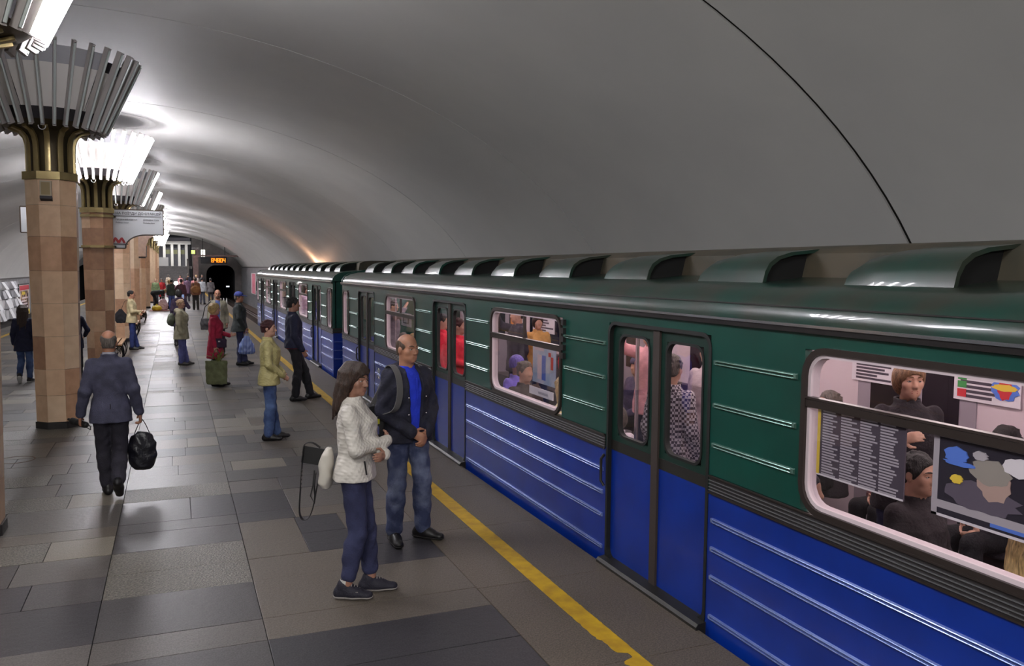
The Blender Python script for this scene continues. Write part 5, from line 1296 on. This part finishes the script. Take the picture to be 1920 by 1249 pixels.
# --- the woman in the red coat with the green bag
m_redc = cloth('coat_red', (142, 26, 54), bump=.2)
JR = dict(elR=(.235, -.02, 1.12), wrR=(.235, .03, .86), elL=(-.22, .02, 1.13), wrL=(-.16, .27, 1.06), anR=(.06, .0, .085), anL=(-.08, .08, .085))
pr_, at, ex = person('woman in a dark red coat with curly blond hair, dark purse at her hip', (.72, 17.35), -12, 1.66, fem=True, vox=.012, bvox=.009, J=JR, skin=SK, hairm=hbl, hair='curly', top=m_redc, hem=.60, flare=1.22, legs_m=m_blk, shoes=m_shoe, wd=1.06, leg_r=(.085, .062, .05), handL=dict(d=(0, 1, .2), n=(1, 0, .2), t=(0, 0, 1), curl=.4))
pu = thing('purse', 'small dark violet purse worn at the hip over the red coat', 'bag', at(.19, .12, .93), math.radians(-12-90))
link('bag_body', bag_mesh('bag_body', [('l', [(-.09, .045, .13), (.06, .05, .135), (.09, .02, .12)])], .01, 1., .002), cloth('purse_violet', (44, 28, 48)), pu); obj('clasp', MB().box((.045, -.02, .02), (.055, .02, .05)), m_steel, pu)
gb = thing('green_shopping_bag', 'olive green shopping bag hanging from the hand of the woman in red', 'bag', at(.27, .06, .46), math.radians(-12-90))
link('bag_body', bag_mesh('bag_body', [('l', [(-.37, .055, .19), (-.30, .07, .20), (.05, .06, .21), (.10, .045, .21)])], .012, 1., .006, 5), cloth('bag_olive', (88, 92, 64), bump=.2), gb)
for s_ in (-1, 1): obj('handle', band([(s_*.04, -.09, .09), (s_*.03, -.05, .24), (0, .0, .33), (s_*.03, .05, .24), (s_*.04, .09, .09)], .022, .006), cloth('bag_olive', (88, 92, 64)), gb)
pl = thing('bouquet', 'bunch of green leaves sticking out of the olive shopping bag', 'plant', at(.27, .10, .54), 0)
m_leaf = mat('leaf_green', sc8(96, 104, 44), .6, col2=sc8(126, 128, 66), nscale=12)
for q in range(22):
    a = q*2.4; t_ = .10+.14*((q*37) % 10)/10; L_ = .14+.12*((q*53) % 10)/10; dx, dy = math.cos(a), math.sin(a); b = MB()
    p0 = Vector((dx*.03, dy*.05, 0)); p1 = p0+Vector((dx*t_*.5, dy*t_*.5, L_*.7)); p2 = p1+Vector((dx*t_*.7, dy*t_*.7, L_*.25)); sd_ = Vector((-dy, dx, 0))*.014
    b.add([p0-sd_*.3, p0+sd_*.3, p1-sd_, p1+sd_, p2, p1+Vector((0, 0, .006))], [(0, 1, 5), (0, 5, 2), (1, 3, 5), (2, 5, 4), (5, 3, 4)]); obj('leaf', b, m_leaf, pl, smooth=False)
# --- the man in the blue cap
m_capb = cloth('cap_blue', (52, 62, 128)); m_jk = cloth('jacket_black_green', (38, 42, 42), bump=.45, bs=30)
JC = dict(elR=(.25, .0, 1.13), wrR=(.20, .12, .90), anR=(.09, .0, .085), anL=(-.09, .12, .085), toeR=2, toeL=-6)
pc_, at, ex = person('man in a blue baseball cap and dark jacket at the platform edge', (1.43, 20.9), -6, 1.78, vox=.012, bvox=.009, J=JC, skin=SKT, hairm=hgr, hair='short', capm=m_capb, yaw=-22, top=m_jk, hem=.82, flare=1.22, legs_m=m_jeand, shoes=m_shoe, wd=1.08, bulk=1.2)
sb = thing('striped_carrier_bag', 'blue striped carrier bag in the hand of the man in the cap', 'bag', at(.21, .16, .78), math.radians(-96))
m_stripe = mat('bag_stripe', sc8(58, 84, 156), .4); _nt = m_stripe.node_tree; _w = _nt.nodes.new('ShaderNodeTexWave'); _w.inputs['Scale'].default_value = 9; _w.bands_direction = 'Y'; _c = _nt.nodes.new('ShaderNodeTexCoord'); _r = _nt.nodes.new('ShaderNodeValToRGB')
_r.color_ramp.elements[0].color = (*lin(sc8(46, 70, 150)), 1); _r.color_ramp.elements[1].color = (*lin(sc8(150, 168, 206)), 1); _nt.links.new(_c.outputs['Object'], _w.inputs['Vector']); _nt.links.new(_w.outputs['Fac'], _r.inputs['Fac']); _nt.links.new(_r.outputs['Color'], _nt.nodes['Principled BSDF'].inputs['Base Color'])
link('bag_body', bag_mesh('bag_body', [('l', [(-.50, .07, .17), (-.44, .09, .20), (-.28, .085, .17), (-.14, .06, .10), (-.06, .03, .05)])], .012, 1., .008, 3), m_stripe, sb)
obj('handle', band([(0, .06, -.12), (0, .03, .0), (0, 0, .06), (0, -.03, .0), (0, -.06, -.12)], .03, .008), m_stripe, sb)
# --- the woman in the khaki parka
m_khaki = cloth('parka_khaki', (140, 134, 112), bump=.3)
pk, at, ex = person('fair-haired woman in a khaki parka and blue trousers with a small rucksack', (.12, 21.35), -10, 1.60, fem=True, vox=.012, bvox=.009, J=dict(wrR=(.21, .04, .86), anR=(.07, .0, .085), anL=(-.08, .1, .085)), skin=SK, hairm=hairm('fair', (170, 142, 112)), hair='short', yaw=-14, top=m_khaki, hem=.70, flare=1.2, hood=True, legs_m=cloth('trouser_blue', (84, 88, 138)), shoes=m_shoeg, wd=1.15, bulk=1.2, arm_r=(.076, .068, .058), leg_r=(.10, .08, .074))
rs = thing('rucksack', 'small green-grey rucksack on the back of the woman in khaki', 'bag', at(.02, -.24, 1.22), math.radians(-100)); link('bag_body', bag_mesh('bag_body', [('e', (0, 0, 0), (.13, .09, .15)), ('e', (0, -.03, -.06), (.12, .07, .08))], .012, 1., .004), cloth('rucksack_green', (84, 90, 76)), rs); obj('strap', band([(.09, .06, .10), (.10, .16, .20), (.11, .26, .17)], .035, .008), m_strap, rs)
# --- the man with crossed arms against the column, the girl, and others further off
m_beige = cloth('jacket_beige', (178, 164, 128), bump=.3)
JX = dict(elR=(.225, .04, 1.14), wrR=(.0, .24, 1.12), elL=(-.215, .06, 1.14), wrL=(.07, .24, 1.06), anR=(.09, .0, .085), anL=(-.08, .12, .085), curl=.4)
px, at, ex = person('man in a beige jacket standing against the third column, arms folded', (-1.16, 25.8), -4, 1.70, vox=.012, bvox=.010, J=JX, skin=SKT, hairm=hbk, hair='crop', top=m_beige, hem=.80, flare=1.08, legs_m=cloth('trouser_navy', (34, 46, 92)), shoes=m_shoe)
sb2 = thing('shoulder_bag', 'black shoulder bag behind the man in the beige jacket', 'bag', at(.0, -.30, 1.0), math.radians(-94)); link('bag_body', bag_mesh('bag_body', [('l', [(-.2, .05, .10), (-.1, .07, .17), (.05, .06, .15), (.2, .03, .04)])], .014), m_blk, sb2); obj('strap', band([(0, .02, .18), (.02, .12, .42), (.02, .22, .44)], .03, .008), m_strap, sb2)
pl_, at, ex = person('girl with long brown hair in a navy coat walking away left of the nearest column', (-2.86, 19.1), 84, 1.58, fem=True, vox=.012, bvox=.010, hands=True, J=dict(anR=(.07, .1, .085), anL=(-.06, -.20, .18), knL=(-.08, .06, .49), liftL=.7), skin=SK, hairm=hb, hair='long', hairlen=.42, top=m_navy, hem=.72, flare=1.1, legs_m=m_jean, shoes=m_shoe, shoe_style='sneaker')
person('person in a dark navy coat mostly hidden behind the nearest column', (-1.97, 19.3), 80, 1.60, fem=True, vox=.016, skin=SK, hairm=hbk, hair='bob', top=m_navy, hem=.72, legs_m=m_blk, shoes=m_shoe, J=dict(elR=(.29, -.02, 1.14), wrR=(.17, .2, 1.0)), bulk=1.15)
m_olive = cloth('jacket_olive', (112, 108, 92))
pba, at, ex = person('bald bearded man in an olive jacket facing the camera behind the woman in red', (1.05, 23.3), -92, 1.78, vox=.014, bvox=.009, skin=SKT, hairm=hairm('beard', (90, 66, 50)), hair='none', top=m_olive, hem=.72, flare=1.15, collar='low', open=(.07, .035), shirt=cloth('shirt_slate', (62, 74, 120)), legs_m=m_blk, shoes=m_shoe, hood=True, bulk=1.15, wd=1.1)
ex('beard', MB().sphere((0, .075, 1.56), .05, 12, 8, (1, .75, .75)), hairm('beard', (90, 66, 50)))
sb3 = thing('messenger_bag', 'dark messenger bag at the side of the bald bearded man', 'bag', at(.27, .02, .86), math.radians(-182)); link('bag_body', bag_mesh('bag_body', [('l', [(-.16, .16, .07), (.0, .18, .09), (.14, .15, .06)])], .016), m_nyl, sb3); obj('strap', MB().tube([(.12, 0, .12), (.05, .02, .45), (-.1, .05, .6)], .012, 6), m_strap, sb3)
pp, at, ex = person('dark-haired woman in a plum coat from behind, raising a phone', (.10, 26.6), 88, 1.70, fem=True, vox=.014, bvox=.012, J=dict(elR=(.28, .06, 1.20), wrR=(.14, .26, 1.42)), skin=SK, hairm=hbk, hair='bob', top=cloth('coat_plum', (46, 34, 54)), hem=.62, flare=1.2, legs_m=m_blk, shoes=m_shoe, wd=1.15, bulk=1.2, hood=True)
ph = thing('smartphone', 'dark phone held up by the woman in the plum coat', 'phone', at(.11, .33, 1.52), math.radians(0)); obj('phone_case', MB().box((-.037, -.005, -.075), (.037, .005, .075)), m_strap, ph); obj('screen', MB().box((-.033, -.007, -.068), (.033, -.005, .068)), mat('screen_glow', sc8(90, 100, 120), .3, emit=sc8(120, 140, 180), estr=.5), ph)
# --- the far end of the platform
JBEND = dict(hipR=(.085, -.12, .92), hipL=(-.085, -.12, .92), neck=(0, .38, 1.02), headp=(0, .44, 1.0), shR=(.16, .32, 1.02), shL=(-.16, .32, 1.02), elR=(.19, .38, .74), elL=(-.17, .40, .74), wrR=(.16, .44, .5), wrL=(-.12, .46, .5))
person('person in a dark jacket bending down over bags beside the sixth column', (-1.0, 49.5), -6, 1.72, vox=.018, bend=True, J=JBEND, skin=SK, hairm=hbl, hair='short', top=m_jk, legs_m=m_blk, shoes=m_shoe, pitch=-50)
yb_ = thing('yellow_bag', 'yellow plastic bag on the floor by the bending person', 'bag', (-.93, 48.4, 0)); link('bag_body', bag_mesh('bag_body', [('e', (0, 0, .14), (.26, .2, .16))], .02, 1., .01, lo=(-.5, -.5, -.1), hi=(.5, .5, .5)), mat('bag_yellow', sc8(222, 196, 50), .5), yb_); obj('knot', MB().sphere((0, 0, .32), .06, 8, 6), mat('bag_yellow', sc8(222, 196, 50)), yb_)
pk_ = thing('pale_pink_bag', 'pale pink bag on a red mat before the bending person', 'bag', (-.62, 48.9, .02)); link('bag_body', bag_mesh('bag_body', [('l', [(.0, .22, .15), (.3, .26, .18), (.55, .16, .1), (.62, .06, .05)])], .025, 1., .015, lo=(-.5, -.5, -.1), hi=(.5, .5, .8)), mat('bag_pink', sc8(206, 176, 184), .5), pk_); obj('handle', MB().tube([(-.06, 0, .6), (-.05, 0, .75), (.05, 0, .75), (.06, 0, .6)], .015, 6), m_white, pk_)
tag(obj('floor_mat', MB().box((-1.3, 48.0, .003), (-.25, 49.15, .018)), mat('mat_red', sc8(120, 60, 50), .8)), 'dull red mat under the bags at the far columns', 'mat')
FAR = [
 ('person in a green jacket beside the far columns, facing the camera', -1.12, 56.0, -90, 1.66, False, (98, 112, 78), (50, 50, 56), hbl, 'crop', .80),
 ('person in a red dress beside the far columns', -.80, 58.5, -90, 1.62, True, (150, 30, 34), (40, 34, 38), hgr, 'bob', .45),
 ('person in blue jeans and a dark green jacket, seen from behind, far along the platform', -.18, 49.3, 92, 1.70, False, (52, 60, 54), (66, 84, 140), hbk, 'short', .82),
 ('figure in a mauve coat left of the bright phone light', -.28, 50.5, 20, 1.66, True, (150, 110, 128), (60, 50, 60), hbl, 'bob', .7),
 ('walker with a brown jacket seen from behind, dark trousers, far along the platform', 1.06, 49.0, 86, 1.80, False, (116, 78, 56), (44, 44, 42), hb, 'short', .80),
 ('tall figure in a dark blue coat near the far stairs', 1.0, 72, 84, 1.86, False, (40, 44, 62), (36, 36, 44), hgr, 'short', .6),
 ('figure in a violet-grey coat left of the walker in brown', .80, 62.0, 88, 1.70, True, (84, 62, 80), (50, 44, 54), hb, 'bob', .55),
 ('person in a rose top in the far crowd', 1.28, 62.5, -90, 1.70, True, (176, 116, 118), (52, 44, 54), hb, 'bob', .8),
 ('person in a pale top at the back of the far crowd', 1.72, 76, -86, 1.72, True, (206, 190, 184), (60, 56, 60), hbl, 'bob', .8),
 ('person in black in the far crowd by the tunnel', 2.25, 78, -100, 1.74, False, (40, 38, 40), (36, 34, 38), hbk, 'short', .78),
 ('person in a light grey jacket with a shoulder bag in the far crowd', 1.62, 56.5, 70, 1.72, False, (158, 160, 164), (60, 62, 74), hbk, 'short', .82),
 ('person in a checked dark jacket at the right of the far crowd', 2.10, 55.6, 92, 1.70, False, (88, 84, 86), (44, 44, 52), hbk, 'short', .82),
 ('person in dusty pink at the foot of the far stairs', .45, 78, -90, 1.68, True, (186, 128, 130), (70, 60, 66), hb, 'bob', .7),
 ('person in cream climbing the far stairs', -.55, 82.6, 90, 1.68, True, (196, 180, 160), (66, 60, 66), hgr, 'bob', .7),
]
for (lab, x, y, fc, H_, fem, tc, lc, hm_, ht_, hem) in FAR:
    person(lab, (x, y), fc, H_, fem=fem, vox=.022, hands=False, skin=SK, hairm=hm_, hair=ht_, top=cloth('far_%d_%d_%d' % tc, tc), legs_m=cloth('farleg_%d_%d_%d' % lc, lc), hem=hem, flare=1.1, shoes=m_shoe, J=dict(anR=(.1, .06, .085), anL=(-.09, -.06, .085)), bulk=1.15)
bb = thing('brown_bag', 'brown bag on the back of the walker in the brown jacket', 'bag', (1.06, 48.78, 1.15)); link('bag_body', bag_mesh('bag_body', [('e', (0, 0, 0), (.24, .12, .22))], .03), cloth('bag_brown', (130, 92, 56)), bb); obj('strap', MB().tube([(-.1, .05, .2), (-.12, .14, .32), (-.1, .22, .3)], .02, 6), m_strap, bb)
pm, at, ex = person('stooping figure in a maroon coat holding up the bright phone light', (.30, 46.2), 92, 1.76, vox=.022, hands=False, skin=SK, hairm=hbk, hair='short', top=cloth('coat_maroon', (72, 44, 54)), hem=.62, flare=1.1, legs_m=m_blk, shoes=m_shoe, bulk=1.15, J=dict(elL=(-.27, .05, 1.22), wrL=(-.24, .14, 1.44)))
pt = thing('phone_light', 'bright white phone light held up in the far crowd', 'lamp', at(-.24, .12, 1.53)); obj('phone_case', MB().box((-.05, .0, -.09), (.05, .02, .09)), m_strap, pt); obj('light_spot', MB().sphere((0, -.02, .0), .10, 12, 8), mat('flash_white', sc8(255, 255, 255), .5, emit=sc8(255, 252, 250), estr=14), pt)
# ------------------------------------------------------------------ passengers inside the cars
ZF = .102
SIT = dict(knR=(.10, .40, .95), knL=(-.10, .40, .95), anR=(.11, .42, .56), anL=(-.11, .42, .56), elR=(.22, .02, 1.14), wrR=(.10, .24, 1.02), elL=(-.22, .02, 1.14), wrL=(-.08, .26, 1.02))
RAIL = dict(elR=(.28, .16, 1.46), wrR=(.18, .30, 1.70))
m_tweed = mat('tweed', sc8(60, 52, 60), .9); _nt = m_tweed.node_tree; _c = _nt.nodes.new('ShaderNodeTexCoord'); _k = _nt.nodes.new('ShaderNodeTexChecker'); _k.inputs['Scale'].default_value = 48; _k.inputs[1].default_value = (*lin(sc8(196, 184, 192)), 1); _k.inputs[2].default_value = (*lin(sc8(74, 62, 72)), 1)
_nt.links.new(_c.outputs['Object'], _k.inputs['Vector']); _nt.links.new(_k.outputs['Color'], _nt.nodes['Principled BSDF'].inputs['Base Color'])
PASS = [
 ('standing passenger with a brown fringe looking out of the nearest car window', 4.25, 3.78, -118, 1.72, True, (34, 28, 34), hairm('chestnut', (120, 88, 60)), 'bob', dict(elR=(.27, .10, 1.22), wrR=(.14, .28, 1.30)), 0, None),
 ('seated passenger in profile between the two notices of the nearest window', 3.85, 3.34, -84, 1.72, False, (36, 30, 34), hbk, 'short', SIT, .47, None),
 ('seated passenger in a dark coat under the text notice of the nearest window', 3.62, 3.95, -60, 1.55, False, (44, 34, 40), hbk, 'short', SIT, .60, None),
 ('seated passenger in a cream coat at the right edge of the picture', 3.58, 2.44, -90, 1.62, True, (226, 214, 196), hbl, 'long', SIT, .52, None),
 ('standing passenger in dark clothes at the back of the nearest window', 4.40, 5.0, 180, 1.74, False, (52, 44, 60), hbk, 'short', RAIL, 0, None),
 ('seated passenger in a dark coat on the far bench, nearest the camera', 5.3, 3.9, 178, 1.66, False, (44, 36, 44), hbk, 'short', SIT, .47, None),
 ('seated passenger in a maroon coat on the far bench of the nearest car', 5.3, 4.75, 182, 1.60, True, (70, 40, 46), hb, 'bob', SIT, .47, None),
 ('seated passenger in a charcoal coat, third on the far bench', 5.3, 5.55, 178, 1.68, False, (52, 48, 54), hgr, 'short', SIT, .47, None),
 ('seated passenger in a brown coat, fourth on the far bench', 5.3, 6.3, 182, 1.62, True, (84, 62, 52), hb, 'bob', SIT, .47, None),
 ('standing passenger in a pale top in the back of the nearest car', 4.35, 6.0, 200, 1.68, True, (186, 172, 176), hb, 'bob', {}, 0, None),
 ('seated grey-haired passenger in a dark jacket in the second window', 3.62, 8.42, -78, 1.70, False, (62, 52, 46), hgr, 'short', SIT, .47, None),
 ('seated passenger in a bright violet hood in the second window', 3.95, 9.45, -70, 1.62, True, (116, 98, 196), hairm('violet', (112, 96, 192)), 'hat', SIT, .47, None),
 ('seated blond passenger in a cream coat at the right of the second window', 3.62, 7.42, 120, 1.66, True, (222, 206, 160), hbl, 'long', SIT, .50, None),
 ('standing passenger in a black coat behind the violet hood', 4.6, 11.0, 180, 1.74, False, (44, 40, 52), hb, 'short', RAIL, 0, None),
 ('standing passenger in a red jacket right of the blue advertisement', 4.75, 9.35, -90, 1.72, True, (186, 38, 52), hb, 'bob', {}, 0, None),
 ('standing passenger in a tan coat in the middle of the second window', 5.15, 11.5, -100, 1.58, True, (176, 132, 74), hb, 'bob', {}, 0, None),
 ('standing passenger in a checked coat at the right pane of the middle door', 3.58, 5.42, 30, 1.62, True, 'tweed', hgr, 'short', {}, 0, None),
 ('standing passenger in a dark coat with red-brown curls at the middle door', 3.92, 4.90, 20, 1.58, True, (50, 40, 58), hairm('auburn', (112, 62, 50)), 'curly', {}, 0, None),
 ('standing passenger in a pink shirt reaching up behind the middle door', 4.5, 7.2, 190, 1.76, False, (206, 150, 158), hbk, 'short', RAIL, 0, None),
 ('seated passenger in a navy cap behind the left pane of the middle door', 5.25, 8.7, 190, 1.66, False, (60, 56, 84), hairm('navycap', (58, 56, 92)), 'hat', SIT, .47, None),
 ('passenger in a white coat low behind the left pane of the middle door', 3.62, 6.35, 100, 1.55, True, (206, 198, 206), hgr, 'bob', SIT, .55, None),
 ('standing passenger in a red jacket at the left pane of the far door', 3.62, 11.5, -30, 1.62, False, (196, 34, 56), hbk, 'short', {}, 0, None),
 ('standing passenger in a red jacket with a black strap at the far door', 3.60, 10.68, -40, 1.60, False, (200, 36, 58), hb, 'short', dict(wrR=(.1, .24, 1.05)), 0, None),
 ('seated passenger in beige at the third window of the near car', 3.62, 13.1, 100, 1.66, False, (206, 190, 160), hbl, 'short', SIT, .47, None),
 ('seated passenger in pale lilac at the third window of the near car', 3.62, 13.75, 80, 1.60, True, (206, 186, 206), hgr, 'bob', SIT, .47, None),
 ('standing passenger in grey in the far door of the near car', 3.75, 15.0, -20, 1.70, False, (120, 110, 120), hbk, 'short', RAIL, 0, None),
 ('passenger in brown standing behind the first window of the second car', 3.9, 22.8, -60, 1.70, False, (110, 84, 76), hbk, 'short', RAIL, 0, None),
 ('passenger in lilac standing behind the second window of the second car', 3.9, 27.0, -60, 1.68, True, (170, 150, 170), hb, 'bob', {}, 0, None),
 ('passenger in black standing behind the third window of the second car', 3.9, 31.6, -60, 1.72, False, (50, 46, 54), hbk, 'short', {}, 0, None)]
for (lab, x, y, fc, H_, fem, tc, hm_, ht_, J_, dr, _) in PASS:
    near = y < 12
    person(lab, (x, y, ZF), fc, H_, fem=fem, vox=(.0085 if y < 3.9 else .015) if near else .022, bvox=(.0075 if y < 3.9 else .012) if near else .022, hands=near, skin=SK, hairm=hm_, hair=ht_, top=m_tweed if tc == 'tweed' else cloth('pas_%d_%d_%d' % tc, tc), legs_m=m_blk if dr or not near else m_jeand, hem=.80, flare=1.08, shoes=None if dr else m_shoe, J=J_, drop=dr)
